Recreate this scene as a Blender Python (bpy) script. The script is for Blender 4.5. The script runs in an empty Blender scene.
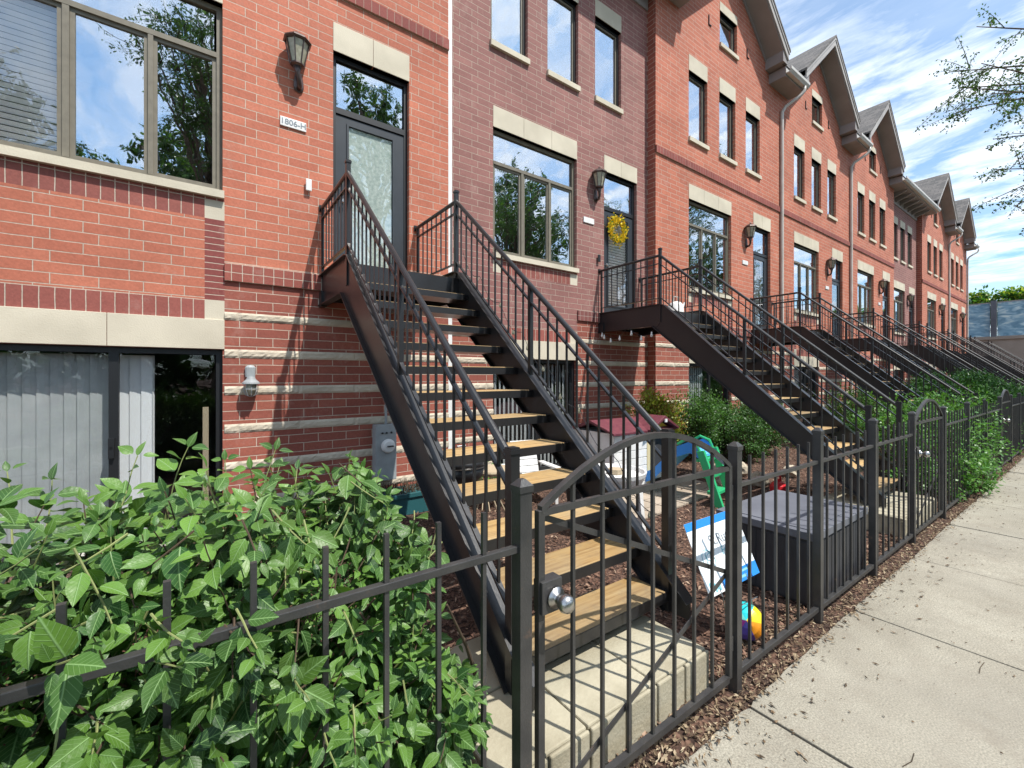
import bpy, math, random
from mathutils import Vector, Matrix
from math import sin, cos, pi, radians as R_
C = bpy.context.scene
COL = C.collection
rnd = random.Random(11)

# ------------------------------------------------------------------ helpers
class MB:
    def __init__(s): s.v = []; s.f = []; s.m = []
    def face(s, pts, m=0):
        n = len(s.v); s.v += [tuple(p) for p in pts]; s.f.append(tuple(range(n, n+len(pts)))); s.m.append(m); return s
    def box(s, x0, x1, y0, y1, z0, z1, m=0):
        n = len(s.v)
        s.v += [(x0,y0,z0),(x1,y0,z0),(x1,y1,z0),(x0,y1,z0),(x0,y0,z1),(x1,y0,z1),(x1,y1,z1),(x0,y1,z1)]
        for q in ((0,3,2,1),(4,5,6,7),(0,1,5,4),(1,2,6,5),(2,3,7,6),(3,0,4,7)):
            s.f.append(tuple(n+i for i in q)); s.m.append(m)
        return s
    def obox(s, c, ax, ay, az, m=0):      # oriented box: centre and three half vectors
        c, ax, ay, az = Vector(c), Vector(ax), Vector(ay), Vector(az); n = len(s.v)
        for sx, sy, sz in ((-1,-1,-1),(1,-1,-1),(1,1,-1),(-1,1,-1),(-1,-1,1),(1,-1,1),(1,1,1),(-1,1,1)):
            s.v.append(tuple(c+ax*sx+ay*sy+az*sz))
        for q in ((0,3,2,1),(4,5,6,7),(0,1,5,4),(1,2,6,5),(2,3,7,6),(3,0,4,7)):
            s.f.append(tuple(n+i for i in q)); s.m.append(m)
        return s
    def bar(s, p, q, w, h, up=(0,0,1), m=0):   # w across, h along 'up'
        p, q = Vector(p), Vector(q); d = (q-p); L = d.length; d.normalize()
        u = Vector(up); sd = d.cross(u)
        if sd.length < 1e-4: sd = d.cross(Vector((1,0,0)))
        sd.normalize(); u = sd.cross(d).normalized()
        return s.obox((p+q)/2, d*L/2, sd*w/2, u*h/2, m)
    def tube(s, pts, r, n=8, m=0, cap=True):
        pts = [Vector(p) for p in pts]; k = len(pts)
        rr = r if isinstance(r, (list, tuple)) else [r]*k
        base = len(s.v); ref = None
        for i, p in enumerate(pts):
            d = (pts[min(i+1,k-1)]-pts[max(i-1,0)]).normalized()
            if ref is None: ref = Vector((0,0,1)) if abs(d.z) < .9 else Vector((1,0,0))
            a = d.cross(ref)
            if a.length < 1e-4: a = d.cross(Vector((0,1,0)))
            a.normalize(); b = a.cross(d).normalized(); ref = b
            for j in range(n):
                t = 2*pi*j/n
                s.v.append(tuple(p+a*cos(t)*rr[i]+b*sin(t)*rr[i]))
        for i in range(k-1):
            for j in range(n):
                s.f.append((base+i*n+j, base+i*n+(j+1)%n, base+(i+1)*n+(j+1)%n, base+(i+1)*n+j)); s.m.append(m)
        if cap:
            s.f.append(tuple(base+j for j in range(n))[::-1]); s.m.append(m)
            s.f.append(tuple(base+(k-1)*n+j for j in range(n))); s.m.append(m)
        return s
    def lathe(s, c, prof, n=16, m=0, sx=1, sy=1):
        c = Vector(c); base = len(s.v); k = len(prof)
        for r, z in prof:
            for j in range(n):
                t = 2*pi*(j+.5)/n
                s.v.append((c.x+r*cos(t)*sx, c.y+r*sin(t)*sy, c.z+z))
        for i in range(k-1):
            for j in range(n):
                s.f.append((base+i*n+j, base+i*n+(j+1)%n, base+(i+1)*n+(j+1)%n, base+(i+1)*n+j)); s.m.append(m)
        s.f.append(tuple(base+j for j in range(n))[::-1]); s.m.append(m)
        s.f.append(tuple(base+(k-1)*n+j for j in range(n))); s.m.append(m)
        return s
    def prism(s, poly, a, b, plane='xz', m=0):   # polygon in xz extruded in y a..b, or in yz extruded in x
        n = len(poly); base = len(s.v)
        for t in (a, b):
            for p, q in poly: s.v.append((p,t,q) if plane == 'xz' else ((t,p,q) if plane == 'yz' else (p,q,t)))
        s.f.append(tuple(base+i for i in range(n))); s.m.append(m)
        s.f.append(tuple(base+n+i for i in range(n))[::-1]); s.m.append(m)
        for i in range(n):
            j = (i+1) % n
            s.f.append((base+i, base+n+i, base+n+j, base+j)); s.m.append(m)
        return s
    def mesh(s, name, mats, smooth=False):
        me = bpy.data.meshes.new(name); me.from_pydata(s.v, [], s.f)
        if not isinstance(mats, (list, tuple)): mats = [mats]
        for mm in mats: me.materials.append(mm)
        if len(mats) > 1: me.polygons.foreach_set('material_index', s.m)
        if smooth: me.polygons.foreach_set('use_smooth', [True]*len(s.f))
        me.update(); me.validate()
        return me
    def build(s, name, mats, parent=None, smooth=False, bevel=0, fix=True):
        me = s.mesh(name, mats, smooth)
        if fix and len(s.f) < 30000:
            import bmesh
            b = bmesh.new(); b.from_mesh(me); bmesh.ops.recalc_face_normals(b, faces=b.faces); b.to_mesh(me); b.free()
        return link(name, me, parent, bevel=bevel)

def link(name, me, parent=None, loc=(0,0,0), bevel=0):
    o = bpy.data.objects.new(name, me); COL.objects.link(o); o.location = loc
    if parent: o.parent = parent
    if bevel:
        b = o.modifiers.new('b', 'BEVEL'); b.width = bevel; b.segments = 2; b.limit_method = 'ANGLE'
    return o
def thing(name, label, cat, loc=(0,0,0), rz=0, group=None):
    o = bpy.data.objects.new(name, None); COL.objects.link(o); o.location = loc; o.rotation_euler = (0,0,rz)
    o.empty_display_size = .2
    return tag(o, label, cat, group)
def tag(o, label, cat, group=None):
    o['label'] = label; o['category'] = cat
    if group: o['group'] = group
    return o
def struct(o, kind='structure'): o['kind'] = kind; return o
def dup(o, parent=None, loc=None):
    c = o.copy(); COL.objects.link(c)
    if parent: c.parent = parent
    if loc is not None: c.location = loc
    for ch in list(o.children): dup(ch, c)
    return c
def relabel(o, label, cat=None, group=None):
    o['label'] = label
    if group: o['group'] = group
    return o

# ------------------------------------------------------------------ materials
def newmat(name):
    m = bpy.data.materials.new(name); m.use_nodes = True; nt = m.node_tree
    return m, nt, nt.nodes['Principled BSDF'], nt.nodes['Material Output']
def N(nt, t, **k):
    n = nt.nodes.new(t)
    for a, b in k.items():
        if a.startswith('i_'): n.inputs[a[2:].replace('_', ' ')].default_value = b
        else: setattr(n, a, b)
    return n
def c4(c): return (c[0], c[1], c[2], 1)
def mixc(nt, f, a, b, mode='MIX'):
    n = nt.nodes.new('ShaderNodeMix'); n.data_type = 'RGBA'; n.blend_type = mode
    for i, v in ((0, f), (6, a), (7, b)):
        if isinstance(v, (int, float)): n.inputs[i].default_value = v
        elif isinstance(v, tuple): n.inputs[i].default_value = c4(v)
        else: nt.links.new(v, n.inputs[i])
    return n.outputs[2]
def ramp(nt, src, stops):
    r = nt.nodes.new('ShaderNodeValToRGB'); e = r.color_ramp.elements
    while len(e) < len(stops): e.new(.5)
    for i, (p, c) in enumerate(stops): e[i].position = p; e[i].color = c4(c) if len(c) == 3 else c
    nt.links.new(src, r.inputs[0]); return r.outputs[0]
def bw(a): return (a, a, a)
def simple(name, base, rough=.5, metal=0, var=None, vs=3.0, bump=0, bs=60, spec=.5, coat=0, island=0, obj=False):
    """base colour, large noise towards var, fine bump"""
    m, nt, p, out = newmat(name)
    co = N(nt, 'ShaderNodeTexCoord').outputs['Object'] if obj else N(nt, 'ShaderNodeNewGeometry').outputs['Position']
    col = None
    if var:
        n = N(nt, 'ShaderNodeTexNoise'); n.inputs['Scale'].default_value = vs; n.inputs['Detail'].default_value = 6
        nt.links.new(co, n.inputs['Vector'])
        f = ramp(nt, n.outputs[0], [(.35, bw(0)), (.68, bw(1))])
        col = mixc(nt, f, tuple(base), tuple(var))
    if island:
        g = N(nt, 'ShaderNodeNewGeometry'); hs = N(nt, 'ShaderNodeHueSaturation')
        mr = N(nt, 'ShaderNodeMapRange'); nt.links.new(g.outputs['Random Per Island'], mr.inputs[0])
        mr.inputs[3].default_value = 1-island; mr.inputs[4].default_value = 1+island
        nt.links.new(mr.outputs[0], hs.inputs['Value'])
        if col is None: hs.inputs['Color'].default_value = c4(base)
        else: nt.links.new(col, hs.inputs['Color'])
        col = hs.outputs[0]
    if col is None: p.inputs['Base Color'].default_value = c4(base)
    else: nt.links.new(col, p.inputs['Base Color'])
    p.inputs['Roughness'].default_value = rough; p.inputs['Metallic'].default_value = metal
    p.inputs['Specular IOR Level'].default_value = spec
    if coat: p.inputs['Coat Weight'].default_value = coat
    if bump:
        n = N(nt, 'ShaderNodeTexNoise'); n.inputs['Scale'].default_value = bs; n.inputs['Detail'].default_value = 8
        nt.links.new(co, n.inputs['Vector'])
        b = N(nt, 'ShaderNodeBump'); b.inputs['Strength'].default_value = bump; b.inputs['Distance'].default_value = .004
        nt.links.new(n.outputs[0], b.inputs['Height']); nt.links.new(b.outputs[0], p.inputs['Normal'])
    return m
def brick(name, c1, c2, mortar, bw_=.3048, rh=.0955, off=.33, ms=.0045, swap=None, z0=0.0):
    m, nt, p, out = newmat(name)
    pos = N(nt, 'ShaderNodeNewGeometry').outputs['Position']
    sx = N(nt, 'ShaderNodeSeparateXYZ'); nt.links.new(pos, sx.inputs[0])
    ad = N(nt, 'ShaderNodeMath', operation='ADD'); nt.links.new(sx.outputs[0], ad.inputs[0]); nt.links.new(sx.outputs[1], ad.inputs[1])
    sb = N(nt, 'ShaderNodeMath', operation='SUBTRACT'); nt.links.new(sx.outputs[2], sb.inputs[0]); sb.inputs[1].default_value = z0
    cb = N(nt, 'ShaderNodeCombineXYZ')
    if swap: nt.links.new(sb.outputs[0], cb.inputs[0]); nt.links.new(ad.outputs[0], cb.inputs[1])
    else: nt.links.new(ad.outputs[0], cb.inputs[0]); nt.links.new(sb.outputs[0], cb.inputs[1])
    # slight wander of the joints
    nw = N(nt, 'ShaderNodeTexNoise'); nw.inputs['Scale'].default_value = 9; nt.links.new(pos, nw.inputs['Vector'])
    vs = N(nt, 'ShaderNodeVectorMath', operation='SCALE'); nt.links.new(nw.outputs[1], vs.inputs[0]); vs.inputs['Scale'].default_value = .006
    va = N(nt, 'ShaderNodeVectorMath', operation='ADD'); nt.links.new(cb.outputs[0], va.inputs[0]); nt.links.new(vs.outputs[0], va.inputs[1])
    b = N(nt, 'ShaderNodeTexBrick'); b.offset = off; b.offset_frequency = 2; b.squash = 1
    nt.links.new(va.outputs[0], b.inputs['Vector'])
    b.inputs['Scale'].default_value = 1; b.inputs['Mortar Size'].default_value = ms; b.inputs['Mortar Smooth'].default_value = .25
    b.inputs['Brick Width'].default_value = bw_; b.inputs['Row Height'].default_value = rh; b.inputs['Bias'].default_value = 0
    b.inputs['Color1'].default_value = c4(c1); b.inputs['Color2'].default_value = c4(c2); b.inputs['Mortar'].default_value = c4(mortar)
    n1 = N(nt, 'ShaderNodeTexNoise'); n1.inputs['Scale'].default_value = 55; n1.inputs['Detail'].default_value = 8; nt.links.new(pos, n1.inputs['Vector'])
    n2 = N(nt, 'ShaderNodeTexNoise'); n2.inputs['Scale'].default_value = .9; n2.inputs['Detail'].default_value = 7; n2.inputs['Roughness'].default_value = .62; nt.links.new(pos, n2.inputs['Vector'])
    f1 = ramp(nt, n1.outputs[0], [(.3, bw(.84)), (.7, bw(1.10))])
    f2 = ramp(nt, n2.outputs[0], [(.28, bw(.80)), (.74, bw(1.14))])
    col = mixc(nt, .8, b.outputs[0], f1, 'MULTIPLY'); col = mixc(nt, 1.0, col, f2, 'MULTIPLY')
    # a little efflorescence
    n3 = N(nt, 'ShaderNodeTexNoise'); n3.inputs['Scale'].default_value = 2.6; n3.inputs['Detail'].default_value = 9; n3.inputs['Roughness'].default_value = .75; nt.links.new(pos, n3.inputs['Vector'])
    f3 = ramp(nt, n3.outputs[0], [(.56, bw(0)), (.82, bw(.38))])
    col = mixc(nt, f3, col, (.62, .5, .43))
    nt.links.new(col, p.inputs['Base Color']); p.inputs['Roughness'].default_value = .82; p.inputs['Specular IOR Level'].default_value = .35
    inv = N(nt, 'ShaderNodeMath', operation='MULTIPLY_ADD'); nt.links.new(b.outputs['Fac'], inv.inputs[0]); inv.inputs[1].default_value = -1
    sc = N(nt, 'ShaderNodeMath', operation='MULTIPLY'); nt.links.new(n1.outputs[0], sc.inputs[0]); sc.inputs[1].default_value = .3; nt.links.new(sc.outputs[0], inv.inputs[2])
    bp = N(nt, 'ShaderNodeBump'); bp.inputs['Strength'].default_value = .9; bp.inputs['Distance'].default_value = .006
    nt.links.new(inv.outputs[0], bp.inputs['Height']); nt.links.new(bp.outputs[0], p.inputs['Normal'])
    return m

MOR = (.56, .45, .36)
M = {}
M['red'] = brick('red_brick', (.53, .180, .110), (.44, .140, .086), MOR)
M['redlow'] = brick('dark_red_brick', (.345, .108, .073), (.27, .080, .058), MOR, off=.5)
M['purple'] = brick('purple_brick', (.32, .150, .130), (.26, .118, .104), (.48, .38, .31))
M['sold_a'] = brick('soldier_brick_band', (.33, .098, .073), (.27, .078, .060), MOR, bw_=.0895, rh=.0955, off=0, swap=1, z0=2.573)
M['sold_b'] = brick('soldier_brick_sill_course', (.30, .098, .078), (.25, .078, .064), MOR, bw_=.195, rh=.0955, off=0, swap=1, z0=3.175)
M['sold_c'] = brick('soldier_brick_upper_band', (.30, .080, .065), (.23, .06, .05), (.4, .26, .2), bw_=.15, rh=.0955, off=0, swap=1, z0=6.02)
M['sold_d'] = brick('soldier_brick_lintel_course', (.33, .103, .082), (.28, .084, .066), MOR, bw_=.195, rh=.0955, off=0, swap=1, z0=2.17)
M['sold_p'] = brick('purple_soldier_band', (.24, .085, .075), (.19, .07, .065), (.44,.34,.29), bw_=.0895, rh=.0955, off=0, swap=1, z0=2.573)
M['rowlock'] = brick('rowlock_pier_brick', (.27, .072, .06), (.21, .055, .05), MOR, bw_=9, rh=.0637, off=0)
M['stone'] = simple('limestone', (.62, .56, .44), .85, var=(.50, .45, .35), vs=2.2, bump=.5, bs=90)
M['rock'] = simple('rock_faced_stone', (.60, .53, .42), .9, var=(.46, .40, .31), vs=5, bump=1.0, bs=40)
M['frame'] = simple('bronze_window_frame', (.155, .138, .105), .5, var=(.19, .17, .13), vs=14, spec=.4)
M['black'] = simple('black_frame', (.012, .013, .015), .42)
M['door'] = simple('dark_slate_door_paint', (.028, .033, .040), .38, var=(.036, .042, .05), vs=5)
M['iron'] = simple('dark_painted_iron', (.030, .030, .031), .40, var=(.052, .050, .048), vs=9, bump=.25, bs=120, spec=.55)
def worn_iron():
    m = M['iron']; nt = m.node_tree; p = nt.nodes['Principled BSDF']; old = p.inputs['Base Color'].links[0].from_socket
    pos = N(nt, 'ShaderNodeNewGeometry').outputs['Position']
    n = N(nt, 'ShaderNodeTexNoise'); n.inputs['Scale'].default_value = 11; n.inputs['Detail'].default_value = 9; n.inputs['Roughness'].default_value = .7; nt.links.new(pos, n.inputs['Vector'])
    c = mixc(nt, ramp(nt, n.outputs[0], [(.62, bw(0)), (.72, bw(.8))]), old, (.13, .085, .06))
    nt.links.new(c, p.inputs['Base Color'])
worn_iron()
M['steel'] = simple('bronze_painted_steel', (.014, .0145, .016), .33, var=(.021, .020, .021), vs=2.5, bump=.15, bs=60, spec=.55)
M['trim'] = simple('grey_painted_trim', (.42, .395, .37), .6, var=(.30, .275, .26), vs=1.6)
M['soffit'] = simple('grey_soffit_board', (.29, .262, .25), .65, var=(.24, .215, .205), vs=1.8)
M['gutter'] = simple('pale_aluminium_gutter', (.55, .52, .47), .4, var=(.46, .43, .38), vs=3)
M['white'] = simple('white_plastic', (.78, .78, .77), .4, var=(.68, .68, .66), vs=8)
M['blind'] = simple('white_blind', (.78, .79, .80), .6)
M['vblind'] = simple('pale_grey_vertical_blind', (.43, .45, .45), .7, var=(.36, .38, .385), vs=5)
M['curt'] = simple('frosted_pale_curtain', (.62, .70, .64), .8, var=(.40, .50, .46), vs=30)
M['dark'] = simple('painted_interior_shade', (.028, .028, .03), .9)  # near-black colour standing in for shade inside the playhouse
M['interior'] = simple('room_shade_grey', (.10, .10, .11), .9)  # dark grey puts the unlit look of the rooms into their surfaces
M['brass'] = simple('aged_bronze', (.075, .055, .05), .4, metal=.6, var=(.12, .09, .085), vs=20)
M['steelknob'] = simple('brushed_steel', (.55, .54, .52), .28, metal=1.0, var=(.42, .41, .40), vs=30)
M['lampglass'] = simple('yellowed_lamp_glass', (.42, .40, .30), .25, var=(.30, .28, .2), vs=25)
M['jarglass'] = simple('white_jar_glass', (.72, .70, .66), .2)
M['pad'] = simple('pale_concrete_block', (.42, .385, .285), .9, var=(.28, .25, .175), vs=4, bump=.9, bs=55)
M['box'] = simple('charcoal_resin_panel', (.026, .028, .034), .5, var=(.042, .045, .052), vs=4)
M['lid'] = simple('slate_grey_resin_lid', (.14, .15, .175), .5, var=(.10, .108, .13), vs=3)
M['green'] = simple('green_plastic', (.03, .40, .16), .38)
M['blue'] = simple('blue_plastic', (.03, .22, .62), .35)
M['lblue'] = simple('light_blue_plastic', (.12, .45, .80), .35)
M['maroon'] = simple('maroon_plastic', (.11, .020, .034), .55, var=(.16, .04, .05), vs=12)
M['cream'] = simple('cream_plastic', (.62, .52, .30), .5)
M['yellow'] = simple('yellow_plastic', (.65, .42, .05), .4)
M['redp'] = simple('red_plastic', (.55, .02, .03), .35)
M['teal'] = simple('teal_resin', (.02, .10, .11), .5)
M['meter'] = simple('pale_grey_meter_enamel', (.33, .36, .37), .5, var=(.27, .29, .30), vs=9)
M['signw'] = simple('white_sign_board', (.78, .83, .86), .45)
M['signb'] = simple('blue_sign_print', (.02, .22, .66), .45)
M['signt'] = simple('teal_sign_print', (.20, .48, .55), .45)
M['grey'] = simple('grey_lettering', (.20, .23, .26), .5)
M['bark'] = simple('grey_brown_bark', (.12, .095, .07), .95, var=(.07, .055, .04), vs=9, bump=1, bs=30)
M['twig'] = simple('brown_twig', (.085, .055, .033), .9, var=(.055, .035, .02), vs=20)
M['gstem'] = simple('pale_green_stem', (.22, .25, .09), .7)
M['seed'] = simple('dried_reddish_seed_head', (.07, .03, .018), .9, island=.4)
M['asphalt'] = simple('asphalt', (.05, .05, .05), .9, var=(.065, .063, .06), vs=2, bump=.8, bs=80)
M['kerbc'] = simple('kerb_concrete', (.42, .40, .35), .9, var=(.32, .30, .26), vs=3, bump=.6, bs=60)
M['cstone'] = simple('pale_boulder', (.52, .46, .36), .9, var=(.36, .31, .23), vs=9, bump=.8, bs=30, obj=True)
M['paver'] = simple('tan_paver', (.40, .33, .26), .9, var=(.30, .25, .19), vs=5, bump=.7, bs=60)
M['wicker'] = simple('tan_wicker', (.42, .34, .23), .8)
M['tcot'] = simple('terracotta', (.42, .17, .09), .8)

def leafmat(name, base, var, trans=.25, rough=.45, island=.35):
    m, nt, p, out = newmat(name)
    g = N(nt, 'ShaderNodeNewGeometry')
    col = mixc(nt, g.outputs['Random Per Island'], tuple(base), tuple(var))
    n = N(nt, 'ShaderNodeTexNoise'); n.inputs['Scale'].default_value = 3.5; nt.links.new(g.outputs['Position'], n.inputs['Vector'])
    f = ramp(nt, n.outputs[0], [(.3, bw(1-island)), (.7, bw(1+island))])
    col = mixc(nt, 1.0, col, f, 'MULTIPLY')
    nt.links.new(col, p.inputs['Base Color']); p.inputs['Roughness'].default_value = rough; p.inputs['Specular IOR Level'].default_value = .4
    t = N(nt, 'ShaderNodeBsdfTranslucent')
    br = mixc(nt, 1.0, col, (1.5, 1.7, .7), 'MULTIPLY'); nt.links.new(br, t.inputs[0])
    mx = N(nt, 'ShaderNodeMixShader'); mx.inputs[0].default_value = trans
    nt.links.new(p.outputs[0], mx.inputs[1]); nt.links.new(t.outputs[0], mx.inputs[2]); nt.links.new(mx.outputs[0], out.inputs[0])
    return m
M['leaf'] = leafmat('lilac_leaf', (.045, .145, .035), (.095, .235, .045), trans=.18, rough=.42)
def veined():
    m = leafmat('veined_shrub_leaf', (.024, .078, .016), (.105, .21, .030), trans=.16, rough=.42, island=.35); nt = m.node_tree; p = nt.nodes['Principled BSDF']
    uv = N(nt, 'ShaderNodeTexCoord').outputs['UV']; sp_ = N(nt, 'ShaderNodeSeparateXYZ'); nt.links.new(uv, sp_.inputs[0])
    def mth(op, a, b_=None):
        n = N(nt, 'ShaderNodeMath', operation=op)
        for i, v in ((0, a), (1, b_)):
            if v is None: continue
            if isinstance(v, (int, float)): n.inputs[i].default_value = v
            else: nt.links.new(v, n.inputs[i])
        return n.outputs[0]
    av = mth('ABSOLUTE', mth('SUBTRACT', sp_.outputs[1], .5))
    sv = mth('SINE', mth('MULTIPLY', mth('SUBTRACT', sp_.outputs[0], mth('MULTIPLY', av, .7)), 44.0))
    side = ramp(nt, sv, [(.82, bw(0)), (.98, bw(.55))]); midr = ramp(nt, av, [(.012, bw(1)), (.045, bw(0))])
    vein = mixc(nt, 1.0, side, midr, 'LIGHTEN')
    old = p.inputs['Base Color'].links[0].from_socket
    nt.links.new(mixc(nt, vein, old, (.20, .34, .12)), p.inputs['Base Color'])
    n = N(nt, 'ShaderNodeTexNoise'); n.inputs['Scale'].default_value = 60; nt.links.new(N(nt, 'ShaderNodeNewGeometry').outputs['Position'], n.inputs['Vector'])
    h = mth('SUBTRACT', n.outputs[0], vein)
    b = N(nt, 'ShaderNodeBump'); b.inputs['Strength'].default_value = .5; b.inputs['Distance'].default_value = .004; nt.links.new(h, b.inputs['Height']); nt.links.new(b.outputs[0], p.inputs['Normal'])
    return m
M['lilac'] = veined()
M['leafd'] = leafmat('dark_box_leaf', (.028, .085, .022), (.07, .15, .035))
M['leafy'] = leafmat('yellow_green_leaf', (.42, .42, .05), (.20, .30, .05))
M['leafo'] = leafmat('orange_leaf', (.32, .13, .03), (.25, .2, .04))
M['leafm'] = leafmat('mid_green_leaf', (.06, .17, .03), (.12, .24, .05))
M['yew'] = leafmat('evergreen_needle', (.035, .12, .025), (.08, .20, .035), trans=.1)
M['tleaf'] = leafmat('tree_leaf', (.035, .085, .02), (.07, .13, .03), trans=.3)
M['dryleaf'] = simple('dry_leaf_litter', (.12, .08, .045), .9, island=.7)
M['petal'] = simple('yellow_petal', (.85, .62, .03), .7, island=.25)

# wood treads
def wood():
    m, nt, p, out = newmat('pine_tread_board')
    co = N(nt, 'ShaderNodeNewGeometry').outputs['Position']
    mp = N(nt, 'ShaderNodeMapping'); mp.inputs['Scale'].default_value = (1.2, 22, 6); nt.links.new(co, mp.inputs[0])
    n = N(nt, 'ShaderNodeTexNoise'); n.inputs['Scale'].default_value = 2.2; n.inputs['Detail'].default_value = 8; n.inputs['Distortion'].default_value = .5; nt.links.new(mp.outputs[0], n.inputs['Vector'])
    col = ramp(nt, n.outputs[0], [(.28, (.30, .17, .06)), (.5, (.47, .31, .13)), (.72, (.57, .41, .20))])
    n2 = N(nt, 'ShaderNodeTexNoise'); n2.inputs['Scale'].default_value = 3; n2.inputs['Detail'].default_value = 5; nt.links.new(co, n2.inputs['Vector'])
    f = ramp(nt, n2.outputs[0], [(.35, bw(0)), (.7, bw(.55))])
    col = mixc(nt, f, col, (.33, .29, .21))
    oi = N(nt, 'ShaderNodeObjectInfo'); col = mixc(nt, 1.0, col, ramp(nt, oi.outputs['Random'], [(0, (.62,.60,.58)), (1, (1.08,1.02,.92))]), 'MULTIPLY')
    n3 = N(nt, 'ShaderNodeTexNoise'); n3.inputs['Scale'].default_value = 14; n3.inputs['Detail'].default_value = 9; n3.inputs['Roughness'].default_value = .7; nt.links.new(co, n3.inputs['Vector'])
    col = mixc(nt, ramp(nt, n3.outputs[0], [(.52, bw(0)), (.75, bw(.6))]), col, (.16, .12, .08))
    nt.links.new(col, p.inputs['Base Color']); p.inputs['Roughness'].default_value = .7
    b = N(nt, 'ShaderNodeBump'); b.inputs['Strength'].default_value = .3; b.inputs['Distance'].default_value = .003; nt.links.new(n.outputs[0], b.inputs['Height']); nt.links.new(b.outputs[0], p.inputs['Normal'])
    return m
M['wood'] = wood()

def glass(name='window_glass', tint=(.96, .97, .97), refl=.50):
    m, nt, p, out = newmat(name)
    nt.nodes.remove(p)
    pos = N(nt, 'ShaderNodeNewGeometry').outputs['Position']
    n = N(nt, 'ShaderNodeTexNoise'); n.inputs['Scale'].default_value = 2.2; n.inputs['Detail'].default_value = 2; nt.links.new(pos, n.inputs['Vector'])
    b = N(nt, 'ShaderNodeBump'); b.inputs['Strength'].default_value = .12; b.inputs['Distance'].default_value = .02; nt.links.new(n.outputs[0], b.inputs['Height'])
    lw = N(nt, 'ShaderNodeLayerWeight'); lw.inputs[0].default_value = .5
    pw = N(nt, 'ShaderNodeMath', operation='POWER'); nt.links.new(lw.outputs['Facing'], pw.inputs[0]); pw.inputs[1].default_value = 3.2
    mr = N(nt, 'ShaderNodeMapRange'); nt.links.new(pw.outputs[0], mr.inputs[0]); mr.inputs[1].default_value = 0; mr.inputs[2].default_value = 1; mr.inputs[3].default_value = refl; mr.inputs[4].default_value = .9
    t = N(nt, 'ShaderNodeBsdfTransparent'); t.inputs[0].default_value = c4(tint)
    g = N(nt, 'ShaderNodeBsdfGlossy'); g.inputs['Roughness'].default_value = .0; nt.links.new(b.outputs[0], g.inputs['Normal']); g.inputs[0].default_value = (.93, .96, 1, 1)
    mx = N(nt, 'ShaderNodeMixShader'); nt.links.new(mr.outputs[0], mx.inputs[0]); nt.links.new(t.outputs[0], mx.inputs[1]); nt.links.new(g.outputs[0], mx.inputs[2]); nt.links.new(mx.outputs[0], out.inputs[0])
    return m
M['glass'] = glass()
M['glassd'] = glass('door_glass', (.98, .98, .98), .10)
M['glasslow'] = glass('lower_door_glass', (.97, .98, .98), .05)

def shingle():
    m, nt, p, out = newmat('grey_roof_shingle')
    pos = N(nt, 'ShaderNodeNewGeometry').outputs['Position']
    sx = N(nt, 'ShaderNodeSeparateXYZ'); nt.links.new(pos, sx.inputs[0])
    cb = N(nt, 'ShaderNodeCombineXYZ'); nt.links.new(sx.outputs[1], cb.inputs[0]); nt.links.new(sx.outputs[2], cb.inputs[1])
    b = N(nt, 'ShaderNodeTexBrick'); nt.links.new(cb.outputs[0], b.inputs['Vector']); b.inputs['Scale'].default_value = 1
    b.inputs['Brick Width'].default_value = .3; b.inputs['Row Height'].default_value = .1; b.inputs['Mortar Size'].default_value = .006
    b.inputs['Color1'].default_value = (.17, .155, .145, 1); b.inputs['Color2'].default_value = (.10, .095, .092, 1); b.inputs['Mortar'].default_value = (.05, .05, .05, 1)
    n = N(nt, 'ShaderNodeTexNoise'); n.inputs['Scale'].default_value = 30; n.inputs['Detail'].default_value = 6; nt.links.new(pos, n.inputs['Vector'])
    col = mixc(nt, .5, b.outputs[0], ramp(nt, n.outputs[0], [(.3, bw(.6)), (.7, bw(1.4))]), 'MULTIPLY')
    nt.links.new(col, p.inputs['Base Color']); p.inputs['Roughness'].default_value = .95
    return m
M['shingle'] = shingle()

def concrete():
    m, nt, p, out = newmat('sidewalk_concrete')
    pos = N(nt, 'ShaderNodeNewGeometry').outputs['Position']
    def nz(s, d=8, r=.6):
        n = N(nt, 'ShaderNodeTexNoise'); n.inputs['Scale'].default_value = s; n.inputs['Detail'].default_value = d; n.inputs['Roughness'].default_value = r; nt.links.new(pos, n.inputs['Vector']); return n.outputs[0]
    col = ramp(nt, nz(1.3, 8, .65), [(.28, (.215, .195, .152)), (.5, (.285, .262, .208)), (.72, (.355, .332, .268))])
    col = mixc(nt, 1.0, col, ramp(nt, nz(130, 5), [(.3, bw(.55)), (.7, bw(1.38))]), 'MULTIPLY')
    col = mixc(nt, ramp(nt, nz(4.5, 9, .75), [(.52, bw(0)), (.74, bw(.7))]), col, (.20, .17, .13))
    col = mixc(nt, ramp(nt, nz(.55, 5, .6), [(.45, bw(0)), (.7, bw(.5))]), col, (.24, .225, .19))
    v = N(nt, 'ShaderNodeTexVoronoi'); v.inputs['Scale'].default_value = 70; nt.links.new(pos, v.inputs['Vector'])
    col = mixc(nt, ramp(nt, v.outputs[0], [(.0, bw(.5)), (.14, bw(0))]), col, (.22, .19, .15))
    nt.links.new(col, p.inputs['Base Color']); p.inputs['Roughness'].default_value = .9
    b = N(nt, 'ShaderNodeBump'); b.inputs['Strength'].default_value = .55; b.inputs['Distance'].default_value = .003
    nt.links.new(nz(120, 8), b.inputs['Height']); nt.links.new(b.outputs[0], p.inputs['Normal'])
    return m
M['concrete'] = concrete()

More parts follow.
